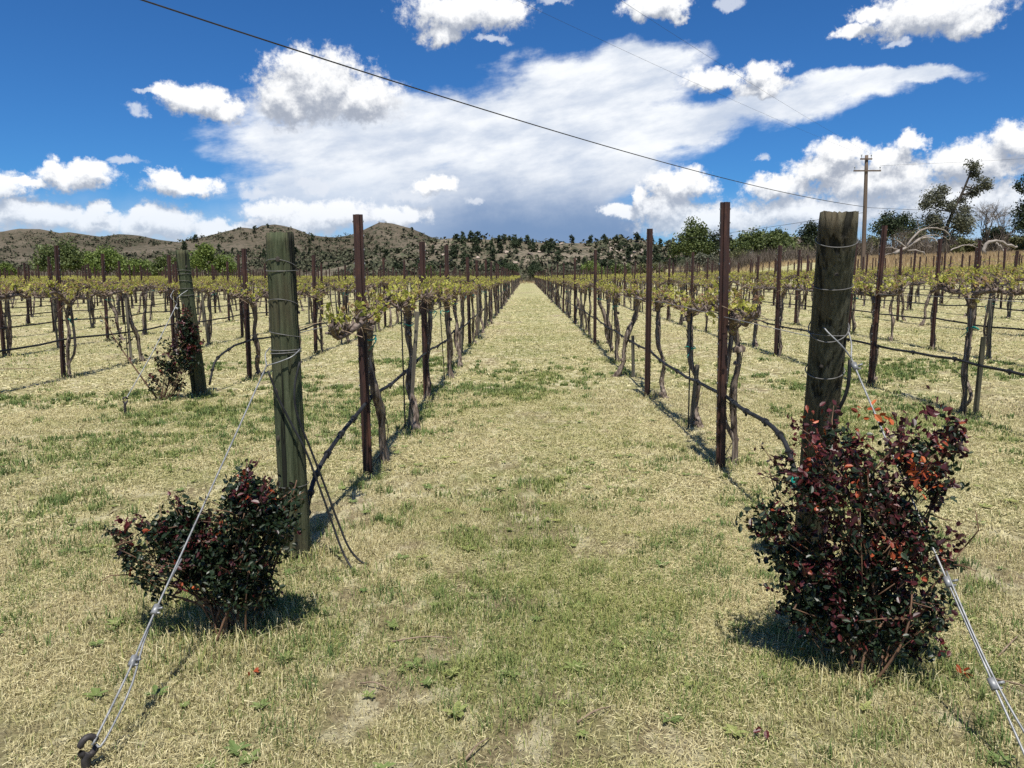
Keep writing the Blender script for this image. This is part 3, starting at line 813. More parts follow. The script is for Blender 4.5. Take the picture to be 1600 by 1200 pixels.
# ------------------------------------------------------------------ vine stakes
g = rng(71)
def wood_stake(h):
    mb = MB(); n = 7
    V = []
    for k in range(n):
        z = -.2 + (h + .2) * k / (n - 1); s = .019 * (1 - .1 * k / n)
        V += [(s + g.normal(0, .0015), s + g.normal(0, .0015), z), (-s + g.normal(0, .0015), s, z), (-s, -s + g.normal(0, .0015), z), (s, -s, z)]
    F = []
    for k in range(n - 1):
        for j in range(4):
            a = k * 4 + j; b_ = k * 4 + (j + 1) % 4
            F += [(a, b_, b_ + 4), (a, b_ + 4, a + 4)]
    t = (n - 1) * 4
    F += [(t, t + 1, t + 2), (t, t + 2, t + 3)]
    return mb.add((np.array(V), np.array(F))).mesh('wooden_stake', [M['stake']])
def rod_stake(h):
    return MB().add(tube(spline([(0, 0, -.2), (g.normal(0, .008), g.normal(0, .008), h * .5), (0, 0, h)], 6), .0075, 6)).mesh('rod_stake', [M['hose']], True)
wood_m = [wood_stake(h) for h in (.62, .95, 1.15, 1.2)]
rod_m = [rod_stake(h) for h in (1.1, 1.18, 1.22)]
for q in stakes[:260]:
    if q['d'] < 8.2 and q['r']['i'] == 0: q['kind'] = 'both'
    wood = q['kind'] != 'rod'
    me = wood_m[g.integers(0, 4)] if wood else rod_m[g.integers(0, 3)]
    if wood and q['r']['side'] == 'pole' and q['k'] == 0 and q['r']['i'] < 2: me = wood_m[0]
    if wood and q['r']['side'] == 'hill' and q['k'] == 0 and q['r']['i'] == 0: me = wood_m[2]
    o = link('wooden_stake' if wood else 'rod_stake', me, None, (q['x'], q['y'], float(gz(q['x'], q['y']))))
    o.rotation_euler = (g.normal(0, .035), g.normal(0, .035), g.uniform(0, 1.5))
    tag(o, which(q, 'grey wooden vine stake' if wood else 'thin black vine stake', True), 'vine stake', group_of(q, 'vine stakes'))
    if q['kind'] == 'both' and q['d'] < 16:
        o2 = link('rod_stake', rod_m[1], None, (q['x'] - .035, q['y'] - .05, float(gz(q['x'], q['y']))))
        o2.rotation_euler = (g.normal(0, .03), g.normal(0, .03), 0)
        tag(o2, which(q, 'thin rod by stake', True), 'vine stake', group_of(q, 'thin rods'))
o = tag(link('wooden_stake', wood_stake(.80), None, (4.60, 7.84, float(gz(4.6, 7.84))), .4), 'short dark stake in the open grass beyond the large red rose bush', 'vine stake')
o.rotation_euler[1] = .03; o.data.materials[0] = M['post_brown']
tag(merged([(box((0, 0, .45), (.032, .03, 1.3))[0], box((0, 0, 0), (1, 1, 1))[1], np.zeros(12, int), np.full(8, .5))], stakes[260:], 72, False).build('vine_stakes_far', M['stake']), 'far grey stakes standing among the vine rows', 'vine stakes', kind='stuff')

# ------------------------------------------------------------------ drip hoses and wires, one per row
g = rng(81)
far_hose = MB()
for r_ in rows:
    x = r_['x']; i = r_['i']
    ya = r_['y0'] if i == 0 or (r_['side'] == 'hill' and i == 1) else max(1.0, abs(x) / (.72 if r_['side'] == 'hill' else .69) - 2)
    near = i < 8
    st = .45 if i < 3 else (.9 if near else 3.6)
    ys = np.arange(ya, r_['y1'], st)
    if len(ys) < 4: continue
    hz_ = .565 - .035 * np.abs(np.sin((ys - r_['y0']) * pi / 3.6)) + g.normal(0, .006, len(ys))
    xs = x + .03 + .012 * np.sin(ys * 1.3 + i) + g.normal(0, .004, len(ys))
    path = np.stack([xs, ys, gz(xs, ys) + hz_], -1)
    if r_['side'] == 'hill' and i == 0:
        path = np.vstack([spline([(-1.285, 4.3, .0), (-1.275, 4.36, .19), (-1.262, 4.55, .33), (-1.24, 5.0, .44), (-1.21, 5.5, .52)], 14), path])
    if r_['side'] == 'pole' and i == 0:
        path = np.vstack([spline([(1.50, 4.2, .36), (1.525, 4.3, .42), (1.53, 4.5, .53), (1.52, 4.8, .58), (1.51, 5.3, .575), (1.525, 5.7, .58)], 14), path])
    if r_['side'] == 'hill' and i == 1:
        path = np.vstack([spline([(-4.08, 9.75, .1), (-4.06, 9.95, .40), (-4.02, 10.5, .54)], 8), path])
    if near:
        mb = MB().add(tube(path, .0145, 7 if i < 3 else 5))
        o = tag(mb.build('drip_hose', M['hose'], None, True), 'black drip hose hung along the %s, %s' % row_words(r_), 'drip hose', 'drip hoses strung along the vine rows')
        if i < 2:                                               # emitters pressed into the hose
            c = 0
            for k in range(2, len(path) - 1, 2):
                if path[k, 1] > 24: break
                cl_ = MB().add(tube([path[k] - [0, .022, 0], path[k] + [0, .022, 0]], .0215, 8)).add(box(path[k] + [0, 0, -.022], (.014, .016, .022)))
                cl_.build('emitter', M['hose'], o); c += 1
        # cordon wire
        wy = np.arange(max(ya, r_['y0'] - 1.0), r_['y1'], 1.8)
        wx = np.full(len(wy), x - .005)
        wp = np.stack([wx, wy, gz(wx, wy) + 1.185 + .01 * np.sin(wy)], -1)
        if r_['side'] == 'hill' and i == 0: wp = np.vstack([(-1.235, 3.97, 1.19), wp])
        if r_['side'] == 'pole' and i == 0: wp = np.vstack([(1.40, 3.62, 1.20), wp])
        if i < 5:
            tag(MB().add(tube(wp, .0022, 4)).build('trellis_wire', M['zinc'], None, True), 'thin cordon wire stretched along the %s, %s' % row_words(r_), 'trellis wire', 'trellis wires')
    else:
        far_hose.add(tube(path, .016, 4, caps=False))
tag(far_hose.build('drip_hoses_far', M['hose']), 'far black drip hoses strung along the vine rows', 'drip hoses', kind='stuff')
# small loops of feeder tube hanging from the hoses beside the first vines
for (px_, py_, lab) in ((-1.17, 5.74, 'thin black feeder loop hanging by the first vine, hill side of the aisle'), (1.56, 6.0, 'thin black feeder tube by the first vine, utility pole side of the aisle'), (4.36, 7.8, 'thin black feeder tube by the short stake beyond the red bush')):
    lp = spline([(px_ - .03, py_, .55), (px_ + .09, py_ + .02, .45), (px_ + .11, py_ + .03, .26), (px_ + .03, py_, .1), (px_ - .02, py_ - .02, .02)], 14)
    tag(MB().add(tube(lp, .0035, 5)).build('feeder_tube', M['hose'], None, True), lab, 'feeder tube')

# ------------------------------------------------------------------ wooden end posts
def end_post(name, label, base, top, r0, r1, mat, seed, wraps, group='wooden end posts'):
    g = rng(seed)
    base = np.array(base, float); top = np.array(top, float)
    root = thing(name, label, 'end post', tuple(base), group)
    n, s = 44, 72
    ax = top - base
    P_ = np.array([ax * t for t in np.linspace(-.14, 1, n)])
    th = np.linspace(0, 2 * pi, s, endpoint=False)
    tt = np.linspace(0, 1, n)
    R = r0 + (r1 - r0) * tt
    J = 1 + .035 * np.sin(2 * th + g.uniform(0, 6))[None] + .025 * np.sin(3 * th + tt[:, None] * 3) + .03 * (fbm(tt[:, None] * 6 + seed, np.cos(th)[None] * 1.5 + 9, 3, seed) - .5) + g.normal(0, .004, (n, s)) + g.normal(0, .010, (1, s))
    for _ in range(34):                                            # drying checks run down the grain
        c = g.integers(0, s); k0 = g.integers(0, n - 6); k1 = min(n, k0 + g.integers(6, 26))
        J[k0:k1, c] -= g.uniform(.05, .13)
    R[-1] *= .965
    V, F = tube(P_, R, s, J)
    # saw-cut head, slightly uneven
    V[(n - 1) * s:n * s, 2] = ax[2] + .002 * np.sin(th + seed) + g.normal(0, .003, s)
    V[-1, 2] = ax[2] - .004
    MB().add((V, F)).build('timber', mat, root, True)
    u = ax / np.linalg.norm(ax)
    for (f, tilt, phase, wr) in wraps:
        c = ax * f; rr = (r0 + (r1 - r0) * f) * 1.045
        t2 = np.linspace(0, 2 * pi, 40, endpoint=False)
        ring = np.stack([c[0] + rr * np.cos(t2), c[1] + rr * np.sin(t2), c[2] + tilt * np.sin(t2 + phase) - (u[0] * np.cos(t2) + u[1] * np.sin(t2)) * rr / max(u[2], .5)], -1)
        MB().add(tube(ring, wr, 5, closed=True)).build('wire_wrap', M['wire_dull'], root, True)
    for _ in range(3):                                            # knots
        f = g.uniform(.35, .95); a_ = g.uniform(-2.4, -.7); rr = (r0 + (r1 - r0) * f)
        kc = ax * f + np.array([cos(a_), sin(a_), 0]) * rr * .985
        V = ICO_V * np.array([.013, .013, .02]) + kc
        MB().add((V, ICO_F)).build('knot', M['tree_bark'], root, True)
    return root

end_post('end_post', 'green weathered wooden end post beside the smaller dark rose bush', (-1.232, 3.95, 0), (-1.25, 3.95, 1.712), .078, .071, M['post_green'], 3,
         [(.905, .030, 3.4, .0022), (.89, .004, 0, .0022), (.79, .028, 3.3, .0022), (.70, -.015, 1.2, .0022), (.655, .002, 0, .003), (.645, .004, 2, .003), (.235, .002, 1, .0022)])
end_post('end_post', 'dark leaning wooden end post behind the large red-leaved rose bush', (1.515, 3.99, 0), (1.335, 3.38, 1.765), .083, .082, M['post_brown'], 8,
         [(.935, .003, 0, .0022), (.825, .010, 3.3, .0022), (.715, .030, .5, .003), (.70, -.026, .4, .0028), (.60, .004, 1, .0028)])
end_post('end_post', 'slim wooden end post leaning over the sparse rose in the second row', (-4.13, 9.56, 0), (-4.19, 9.42, 1.80), .092, .07, M['post_green'], 15,
         [(.86, .02, 3.2, .0026), (.84, .01, 3.0, .0026), (.79, .02, 3.4, .0026), (.74, .015, 3.2, .0026), (.70, .0, 0, .003)])

# guy wires, each with its clamps, running from an end post down to its anchor
def guy(label, legs, main, clamps, seed, r=.0046, doubled=None):
    g = rng(seed)
    root = thing('guy_wire', label, 'guy wire', tuple(main[-1]), 'guy wires of the end posts')
    o = np.array(main[-1], float)
    mb = MB().add(tube(spline(np.array(main) - o, 30), r, 6))
    mb.build('cable', M['zinc'], root, True)
    for lg in legs: MB().add(tube(spline(np.array(lg) - o, 16), r * .85, 6)).build('cable_leg', M['zinc'], root, True)
    if doubled: MB().add(tube(spline(np.array(doubled) - o, 20), r * .9, 6)).build('cable_tail', M['zinc'], root, True)
    for c, d in clamps:
        c = np.array(c, float) - o; d = np.array(d, float); d /= np.linalg.norm(d)
        k = MB().add(tube([c - d * .018, c + d * .018], .0125, 8))
        k.add(tube([c + [.012, -.004, .006], c + [.03, -.008, .012]], .0045, 6)); k.add(tube([c + [-.004, -.006, -.008], c + [.022, -.012, -.006]], .004, 6))
        k.build('cable_clamp', M['zinc'], root, True)
    return root
S = np.array((-1.318, 3.86, 1.045)); E_ = np.array((-1.328, 2.16, .075))
def on(f, off=(0, 0, 0)): return S + (E_ - S) * f + np.array(off)
guy('galvanised guy wire crossing in front of the smaller dark rose bush', [[(-1.165, 3.93, 1.12), (-1.19, 3.872, 1.09), (-1.25, 3.855, 1.065), S], [(-1.325, 3.95, 1.13), (-1.335, 3.90, 1.10), S]],
    [S, on(.3, (0, 0, -.008)), on(.62, (0, 0, -.012)), on(.78, (.0, 0, -.012)), on(.87, (.01, 0, .0)), E_ + [.012, .005, .02], E_],
    [(on(.745, (0, 0, -.01)), E_ - S), (on(.85, (.004, 0, -.01)), E_ - S)], 4, .0040,
    [on(.60, (-.012, 0, -.055)), on(.70, (-.01, 0, -.03)), on(.80, (.006, -.006, -.02)), on(.9, (.035, 0, -.012)), E_ + [.035, .0, .005], E_ + [.01, 0, 0]])
S = np.array((1.445, 3.43, 1.135)); E_ = np.array((1.49, 2.07, .03))
guy('galvanised guy wire running down through the large red-leaved rose bush', [[(1.335, 3.50, 1.28), (1.345, 3.46, 1.25), (1.40, 3.43, 1.19), S], [(1.475, 3.58, 1.28), (1.47, 3.50, 1.2), S]],
    [S, on(.3, (0, 0, -.006)), on(.6, (0, 0, -.01)), on(.85, (0, 0, -.004)), E_],
    [(on(.03), E_ - S), (on(.62, (.0, 0, -.01)), E_ - S), (on(.825, (0, 0, -.006)), E_ - S)], 5, .0042,
    [on(.60, (.004, -.006, .0)), on(.75, (.004, -.007, -.004)), on(.85, (.012, -.004, 0)), on(.95, (.035, 0, 0)), E_ + [.02, 0, 0]])
S = np.array((-4.24, 9.32, 1.16)); E_ = np.array((-4.36, 8.2, .16))
guy('slack guy wire of the slim leaning end post in the second row', [[(-4.12, 9.36, 1.32), (-4.2, 9.27, 1.24), S], [(-4.30, 9.38, 1.32), (-4.29, 9.27, 1.24), S]], [S, on(.5, (0, 0, -.03)), E_], [(on(.04, (.02, 0, -.02)), (1, 0, -.6))], 6, .0055)

def anchor(label, loc, h, tilt):
    root = thing('ground_anchor', label, 'ground anchor', loc, 'ground anchors of the guy wires')
    MB().add(tube(spline([(0, 0, -.12), (-.005, -.012, h * .5), (0, 0, h)], 8), [.014] * 6 + [.017, .019], 10)).build('shaft', M['soil_iron'], root, True)
    th = np.linspace(0, 2 * pi, 18, endpoint=False)
    ring = np.stack([.030 * np.cos(th) * .5 + tilt * .01, .030 * np.cos(th) * .6, h + .024 + .030 * np.sin(th)], -1)
    MB().add(tube(ring, .0105, 8, closed=True)).build('eye', M['soil_iron'], root, True)
    return root
anchor('dark iron eye anchor in the grass below the smaller dark rose bush', (-1.335, 2.15, 0), .05, 0)
anchor('iron eye anchor in the grass below the large red-leaved rose bush', (1.49, 2.06, 0), .02, 1)
anchor('small iron eye anchor in the grass before the sparse rose', (-4.36, 8.19, 0), .13, 0)

# black tubing tied to the end posts
for k, (pts, lab) in enumerate([
        ([(-1.31, 3.855, 1.02), (-1.26, 3.848, .88), (-1.20, 3.846, .75), (-1.13, 3.85, .60), (-1.07, 3.85, .42), (-1.01, 3.85, .23), (-.955, 3.82, .09), (-.90, 3.77, .018), (-.865, 3.73, .01)], 'black tube falling from the green end post onto the grass'),
        ([(-1.16, 3.90, 1.06), (-1.18, 3.862, .93), (-1.17, 3.85, .80), (-1.11, 3.865, .61), (-1.05, 3.87, .43), (-.985, 3.87, .23), (-.925, 3.855, .085), (-.86, 3.84, .016), (-.82, 3.83, .01)], 'second black tube crossing the front of the green end post')]):
    tag(MB().add(tube(spline(pts, 40), .0058, 7)).build('black_tube', M['hose'], None, True), lab, 'tube', 'tubes on the green end post')
tag(MB().add(tube(spline([(1.47, 3.50, 1.12), (1.465, 3.50, .98), (1.435, 3.56, .82), (1.415, 3.63, .64), (1.425, 3.70, .50), (1.43, 3.74, .36)], 24), .0085, 7)).build('black_tube', M['hose'], None, True), 'black tube lying down the face of the dark leaning end post', 'tube')
tag(MB().add(tube([(1.497, 4.195, .335), (1.503, 4.215, .385)], .021, 10)).add(tube([(1.495, 4.19, .325), (1.497, 4.195, .337)], .025, 10)).build('hose_cap', M['teal'], None, True), 'teal cap on the hose end behind the large red-leaved rose', 'hose cap')

# ------------------------------------------------------------------ rose bushes
def rose(name, label, base, lobes, n_cl, seed, red, canes, leaf=(.019, .031), extra=(), sprigs=46):
    """lobes: (x, y, z, rx, ry, rz, weight) relative to the base"""
    g = rng(seed)
    root = thing(name, label, 'rose bush', base, 'rose bushes at the row ends')
    lb = np.array(lobes, float)
    w = lb[:, 6] / lb[:, 6].sum()
    pick = g.choice(len(lb), n_cl, p=w)
    d = g.normal(size=(n_cl, 3)); d /= np.linalg.norm(d, axis=1)[:, None]
    rad_ = g.uniform(0, 1, (n_cl, 1)) ** .42 * g.uniform(.85, 1.12, (n_cl, 1))
    c = lb[pick, :3] + d * rad_ * lb[pick, 3:6]
    # bunch the sprays so that gaps stay open
    keep = fbm(c[:, 0] * 8 + 40 + c[:, 2] * 7, c[:, 1] * 8 + 40 - c[:, 2] * 6, 3, seed) > .475
    c = c[keep & (c[:, 2] > .05)]
    mb = MB(); cm = MB()
    n = len(c)
    ax = g.normal(size=(n, 3)) + [0, 0, .6]; ax /= np.linalg.norm(ax, axis=1)[:, None]
    hgt = (c[:, 2] - lb[:, 2].min()) / (np.ptp(lb[:, 2]) + .3)
    base_t = np.where(g.random(n) < red * (.35 + 1.0 * hgt), g.uniform(.52, .92, n), g.uniform(0, .46, n))
    for k in range(6):
        off = ax * (.012 * k)[..., None] if np.ndim(k) else ax * .011 * k
        p_ = c + off + g.normal(0, .007, (n, 3))
        fr = rot_frames(n, g, .55)
        mb.add(scatter(ROSE_LEAF, ROSE_FACES, p_, g.uniform(*leaf, n), fr, np.clip(base_t + g.normal(0, .05, n), 0, .93)))
    for (ex, ey, ez, er, en, et) in extra:                         # sprigs of young orange or dry leaves
        p_ = np.array([ex, ey, ez]) + g.normal(0, er, (en, 3))
        mb.add(scatter(ROSE_LEAF, ROSE_FACES, p_, g.uniform(leaf[0], leaf[1] * 1.15, en), rot_frames(en, g, .2), np.clip(et + g.normal(0, .03, en), 0, 1)))
    for k in range(canes):
        L = lb[g.choice(len(lb), p=w)]
        t_ = L[:3] + g.normal(0, .5, 3) * L[3:6]
        b0 = np.array([g.normal(0, .05), g.normal(0, .05), -.03])
        mid = b0 * .6 + t_ * .4 + np.append(g.normal(0, .04, 2), .05)
        path = spline([b0, mid, t_], 9)
        cm.add(tube(path, np.linspace(.0058, .0022, 9) * g.uniform(.7, 1.2), 6))
        for _ in range(3):
            q = path[g.integers(4, 9)]; e = q + g.normal(0, .06, 3) + [0, 0, .03]
            cm.add(tube([q, (q + e) / 2 + g.normal(0, .01, 3), e], [.003, .0024, .0016], 5))
    nr = c[g.choice(n, min(n, 320), replace=False)]
    for q in nr:
        e = q + np.array([-q[0] * .25, -q[1] * .25, -.08]) * g.uniform(.5, 1.1) + g.normal(0, .015, 3)
        cm.add(tube([q, e], [.0012, .0022], 3, caps=False))
    for k in range(sprigs):                                        # shoots that break the outline
        L = lb[g.choice(len(lb), p=w)]
        d_ = g.normal(size=3); d_[2] = abs(d_[2]) * .8 + .1; d_ /= np.linalg.norm(d_)
        q0 = L[:3] + d_ * L[3:6] * .6; q1 = L[:3] + d_ * (L[3:6] * g.uniform(1.1, 1.45) + .03) + [0, 0, .02]
        pth = spline([q0, (q0 + q1) / 2 + g.normal(0, .012, 3), q1], 7)
        cm.add(tube(pth, np.linspace(.003, .0014, 7), 5))
        m_ = g.integers(8, 20); j = g.uniform(.35, 1.0, m_) * 6; j0 = j.astype(int).clip(0, 5)
        pp = pth[j0] + (pth[j0 + 1] - pth[j0]) * (j - j0)[:, None] + g.normal(0, .010, (m_, 3))
        mb.add(scatter(ROSE_LEAF, ROSE_FACES, pp, g.uniform(leaf[0] * .7, leaf[1], m_), rot_frames(m_, g, .4), np.clip((g.uniform(.55, .9) if g.random() < red + .15 else g.uniform(.1, .45)) + g.normal(0, .05, m_), 0, .92)))
    cm.build('canes', M['cane'], root, True)
    mb.build('foliage', M['rose_leaf'], root)
    return root

rose('rose_bush', 'dark green rose bush of two clumps at the foot of the green end post', (-1.24, 3.05, 0),
     [(-.26, -.02, .36, .16, .15, .14, 1.0), (-.17, 0, .47, .08, .08, .09, .3), (-.36, .0, .40, .09, .1, .08, .3), (.13, .02, .46, .17, .16, .17, 1.3), (.09, .0, .60, .08, .08, .09, .35), (.19, .03, .56, .09, .09, .10, .35), (-.05, 0, .31, .19, .14, .11, .8), (.06, .0, .22, .15, .12, .12, .5), (-.2, -.02, .24, .12, .12, .09, .4)],
     2600, 5, .15, 24, extra=[(-.44, 0, .46, .025, 30, .84), (-.10, 0, .50, .025, 26, .74), (.13, -.06, .63, .03, 22, .78), (-.16, -.10, .27, .018, 6, .94)])
rose('rose_bush', 'large rose bush with dark red leaves before the dark leaning end post', (1.30, 2.83, 0),
     [(-.07, 0, .66, .22, .2, .24, 2.0), (-.27, 0, .70, .13, .13, .12, .8), (-.37, 0, .55, .12, .1, .08, .45), (-.10, 0, .86, .17, .14, .12, .9), (.12, 0, .74, .18, .16, .17, 1.2), (.19, 0, .80, .13, .12, .14, .8), (.14, 0, .50, .19, .17, .16, 1.1), (-.08, -.02, .42, .22, .17, .16, 1.3), (.05, -.02, .24, .24, .19, .15, 1.3), (-.15, 0, .22, .16, .13, .13, .7), (-.22, 0, .34, .14, .12, .12, .5), (.16, -.04, .14, .14, .12, .10, .4), (.26, 0, .25, .09, .09, .08, .35), (.10, 0, .36, .17, .15, .14, .8), (-.28, 0, .46, .12, .1, .07, .4), (.28, 0, .88, .07, .07, .08, .25)],
     4300, 9, .60, 34, leaf=(.018, .034), extra=[(.02, -.04, .98, .022, 12, .96), (-.04, -.02, 1.0, .018, 9, .95), (-.22, 0, .96, .025, 16, .90), (.10, -.13, .78, .035, 24, .94), (.27, -.04, .88, .03, 16, .88), (.20, 0, 1.0, .03, 20, .78), (.06, -.1, .84, .03, 14, .93), (.30, 0, .94, .022, 18, .86)])
rose('rose_bush', 'sparse rose with bare arching canes at the second row end post', (-4.42, 9.25, 0),
     [(.0, 0, .16, .2, .18, .14, 1.2), (.05, 0, .35, .12, .1, .12, .35), (.34, -.05, .55, .13, .08, .32, 1.3), (.36, -.05, .9, .09, .06, .18, .5), (.12, 0, .5, .18, .1, .2, .5)],
     1100, 13, .25, 18, leaf=(.03, .05), extra=[(-.62, 0, .95, .06, 16, .6), (-.5, 0, .75, .06, 14, .3), (-.3, 0, .5, .07, 14, .25)])
o = thing('rose_cane', 'long bare arching cane leaning away from the sparse rose', 'rose cane', (-4.5, 9.2, 0))
MB().add(tube(spline([(0, 0, 0), (-.22, -.05, .38), (-.45, -.02, .72), (-.63, .0, 1.08)], 14), np.linspace(.011, .004, 14), 6)).build('stem', M['cane'], o, True)
g = rng(19); tt = g.uniform(.35, 1, 40)
pts = np.stack([-.63 * tt, -.02 * tt, 1.06 * tt], -1) + g.normal(0, .035, (40, 3))
MB().add(scatter(ROSE_LEAF, ROSE_FACES, pts, g.uniform(.03, .05, 40), rot_frames(40, g, .4), g.uniform(.1, .75, 40))).build('leaves', M['rose_leaf'], o)

# ------------------------------------------------------------------ trees
def clump_leaves(clumps, n, size, g, sub=7, fluff=.27):
    cl_ = np.array(clumps, float)
    w = cl_[:, 3] ** 2.2; w = w / w.sum()
    pos = []
    for c, k in zip(cl_, np.maximum(12, (w * n)).astype(int)):
        sc_ = g.normal(size=(sub, 3)); sc_ /= np.linalg.norm(sc_, axis=1)[:, None]
        sc_ = c[:3] + sc_ * c[3] * g.uniform(.35, .85, (sub, 1)) * [1, 1, .8]
        j = g.integers(0, sub, k)
        pos.append(sc_[j] + g.normal(0, fluff, (k, 3)) * c[3])
    pos = np.concatenate(pos)
    return scatter(QUAD_LEAF - [.5, 0, 0], QUAD_FACES, pos, g.uniform(.6, 1.25, len(pos)) * size, rot_frames(len(pos), g, .7), g.uniform(0, 1, len(pos)))

def tree(name, label, cat, x, y, trunk, r, clumps, leaf, n, size, seed, group=None, bark='tree_bark', sink=.15, fluff=.3, sub=8):
    g = rng(seed)
    root = thing(name, label, cat, (x, y, float(max(gz(x, y), near_f(x, y) if math.hypot(x, y) > 176 else -9)) - sink), group)
    mb = MB(); tp = spline(trunk, 12)
    mb.add(tube(tp, np.linspace(r, r * .35, 12), 8, 1 + g.normal(0, .08, (12, 8))))
    for c in clumps:
        d = ((tp - np.array(c[:3])) ** 2).sum(1) + (tp[:, 2] > c[2]) * 6
        k = int(d.argmin()); b0 = tp[k]; e = np.array(c[:3])
        mid = (b0 + e) / 2 + g.normal(0, .12, 3) * np.linalg.norm(e - b0) + [0, 0, -.05]
        mb.add(tube(spline([b0, mid, e], 6), np.linspace(r * .38, r * .1, 6), 5))
    mb.build('trunk', M[bark], root, True)
    MB().add(clump_leaves(clumps, n, size, g, sub, fluff)).build('crown', M[leaf], root)
    return root

def round_crown(w, h, z0, n, seed, flat=.75, deep=None):
    g = rng(seed); out = []
    for k in range(n):
        d = g.normal(size=3); d /= np.linalg.norm(d); d[2] = abs(d[2]) * 1.25 - .4
        q = g.uniform(.4, .88)
        rr = g.uniform(.30, .44) * min(w, h) * .55
        out.append((d[0] * w / 2 * q, d[1] * (deep or w) / 2 * q, z0 + (h - z0) * (.5 + .5 * np.clip(d[2], -1, 1) * q * 1.1), rr))
    return out
def px_tree(name, label, px_, top, wpx, Y, leaf, n, size, seed, cat='tree', group=None, z0f=.15, nc=16):
    nc = int(nc * 1.5)
    """a rounded tree as wide and as tall as it shows at its distance"""
    x = (px_ - 822) / 1202 * Y; h = 1.5 + (430 - top) / 1202 * Y - float(gz(x, Y)); w = wpx / 1202 * Y
    return tree(name, label, cat, x, Y, [(0, 0, 0), (w * .02, 0, h * .3), (-w * .02, 0, h * .62), (0, 0, h * .85)], max(.12, h * .028), round_crown(w, h, h * z0f, nc, seed), leaf, int(n * 2.6), size * .76, seed, group)
GL = 'green trees between the vineyard and the bare hills'
px_tree('cottonwood_tree', 'broad grey-green willow-like tree, tallest before the far brown hill', 96, 374, 84, 150, 'leaf_mid', 2600, .55, 201, group=GL, z0f=.05, nc=22)
px_tree('cottonwood_tree', 'bright green rounded tree beside the grey-green willow-like one', 165, 386, 88, 153, 'leaf_bright', 2600, .52, 202, group=GL, z0f=.05, nc=22)
px_tree('cottonwood_tree', 'low bright green tree tapering off behind the rounded one', 222, 404, 60, 158, 'leaf_bright', 1500, .5, 203, group=GL, z0f=.05)
px_tree('cottonwood_tree', 'small green tree cut by the edge of the picture', 6, 402, 30, 150, 'leaf_bright', 1000, .5, 204, group=GL, z0f=.05)
px_tree('cottonwood_tree', 'tall yellow-green tree beside the slim leaning end post', 322, 378, 50, 150, 'leaf_bright', 2000, .5, 205, group=GL, z0f=.05)
px_tree('cottonwood_tree', 'lower green tree adjoining the tall yellow-green one', 352, 396, 44, 154, 'leaf_bright', 1400, .5, 206, group=GL, z0f=.05)
px_tree('cottonwood_tree', 'dull green tree half hidden by the slim leaning end post', 262, 396, 48, 150, 'leaf_mid', 1400, .5, 207, group=GL, z0f=.05)
GB = 'green bushes along the far end of the vineyard'
for k, (px_, top, w, Y, lf, lab) in enumerate([(672, 416, 46, 146, 'leaf_mid', 'low green bush at the far end, hill side of the aisle'), (735, 420, 30, 150, 'leaf_olive', 'small olive bush at the far end close to the aisle'),
        (925, 404, 40, 150, 'leaf_bright', 'bright green bush below the pale rocky patch of the ridge'), (968, 410, 40, 148, 'leaf_mid', 'mid green bush next to the bright one below the ridge'), (1012, 408, 46, 146, 'leaf_olive', 'olive bush below the juniper slope beside the round tree'),
        (880, 414, 34, 152, 'leaf_grey', 'grey-green bush beyond the end of the grass aisle'), (800, 408, 28, 160, 'leaf_dark', 'dark bush closing the end of the grass aisle'), (838, 412, 30, 165, 'leaf_dark', 'dark shrub next to the one closing the aisle'), (620, 420, 50, 152, 'leaf_grey', 'grey-green bush under the rocky peak'), (545, 416, 60, 155, 'leaf_grey', 'wide grey-green bush under the bare saddle of the hills'), (440, 414, 60, 152, 'leaf_olive', 'olive bush below the double-topped hill')]):
    px_tree('bush', lab, px_, top, w, Y, lf, 900, .4, 230 + k, 'bush', GB, .0, 12)
for k, (px_, top, w, Y, lf, lab) in enumerate([(1318, 372, 60, 100, 'leaf_grey', 'grey-green shrub just beyond the dark leaning end post'), (1352, 366, 46, 106, 'leaf_olive', 'olive shrub at the foot of the utility pole'), (1440, 378, 60, 104, 'leaf_grey', 'grey-green shrub behind the long arching fallen limbs'), (1512, 374, 60, 104, 'leaf_grey', 'grey-green shrub below the leafless trees'), (1560, 372, 50, 100, 'leaf_grey', 'grey-green shrub above the short bleached log'), (1618, 380, 50, 96, 'leaf_olive', 'olive shrub half out of the picture below the edge tree'), (1470, 356, 44, 110, 'leaf_dark', 'dark shrub showing through the crooked tree'), (1140, 388, 60, 110, 'leaf_olive', 'olive shrub under the dark tree by the wide oak'), (1095, 392, 60, 108, 'leaf_grey', 'grey-green shrub under the light round tree')]):
    px_tree('bush', lab, px_, top, w, Y, lf, 800, .32, 260 + k, 'bush', 'shrubs on the bank, utility pole side', .0, 12)
GR = 'trees beyond the vineyard on the utility pole side'
px_tree('oak_tree', 'light green rounded tree, first beyond the ridge on the pole side', 1079, 350, 60, 122, 'leaf_mid', 3200, .42, 211, group=GR, z0f=.12, nc=20)
px_tree('oak_tree', 'wispy pale tree leaning beside the light green rounded tree', 1048, 366, 22, 126, 'leaf_grey', 500, .4, 212, group=GR, z0f=.3, nc=8)
px_tree('juniper_tree', 'dark tree between the light round tree and the wide oak', 1118, 360, 52, 124, 'leaf_dark', 1500, .42, 213, group=GR, z0f=.05)
px_tree('oak_tree', 'wide dense oak with a dark hollow under its crown', 1186, 355, 112, 116, 'leaf_mid', 5200, .42, 214, group=GR, z0f=.02, nc=26)
px_tree('juniper_tree', 'small dark tree peeping over the wide oak', 1208, 356, 30, 138, 'leaf_dark', 900, .42, 215, group=GR, z0f=.1)
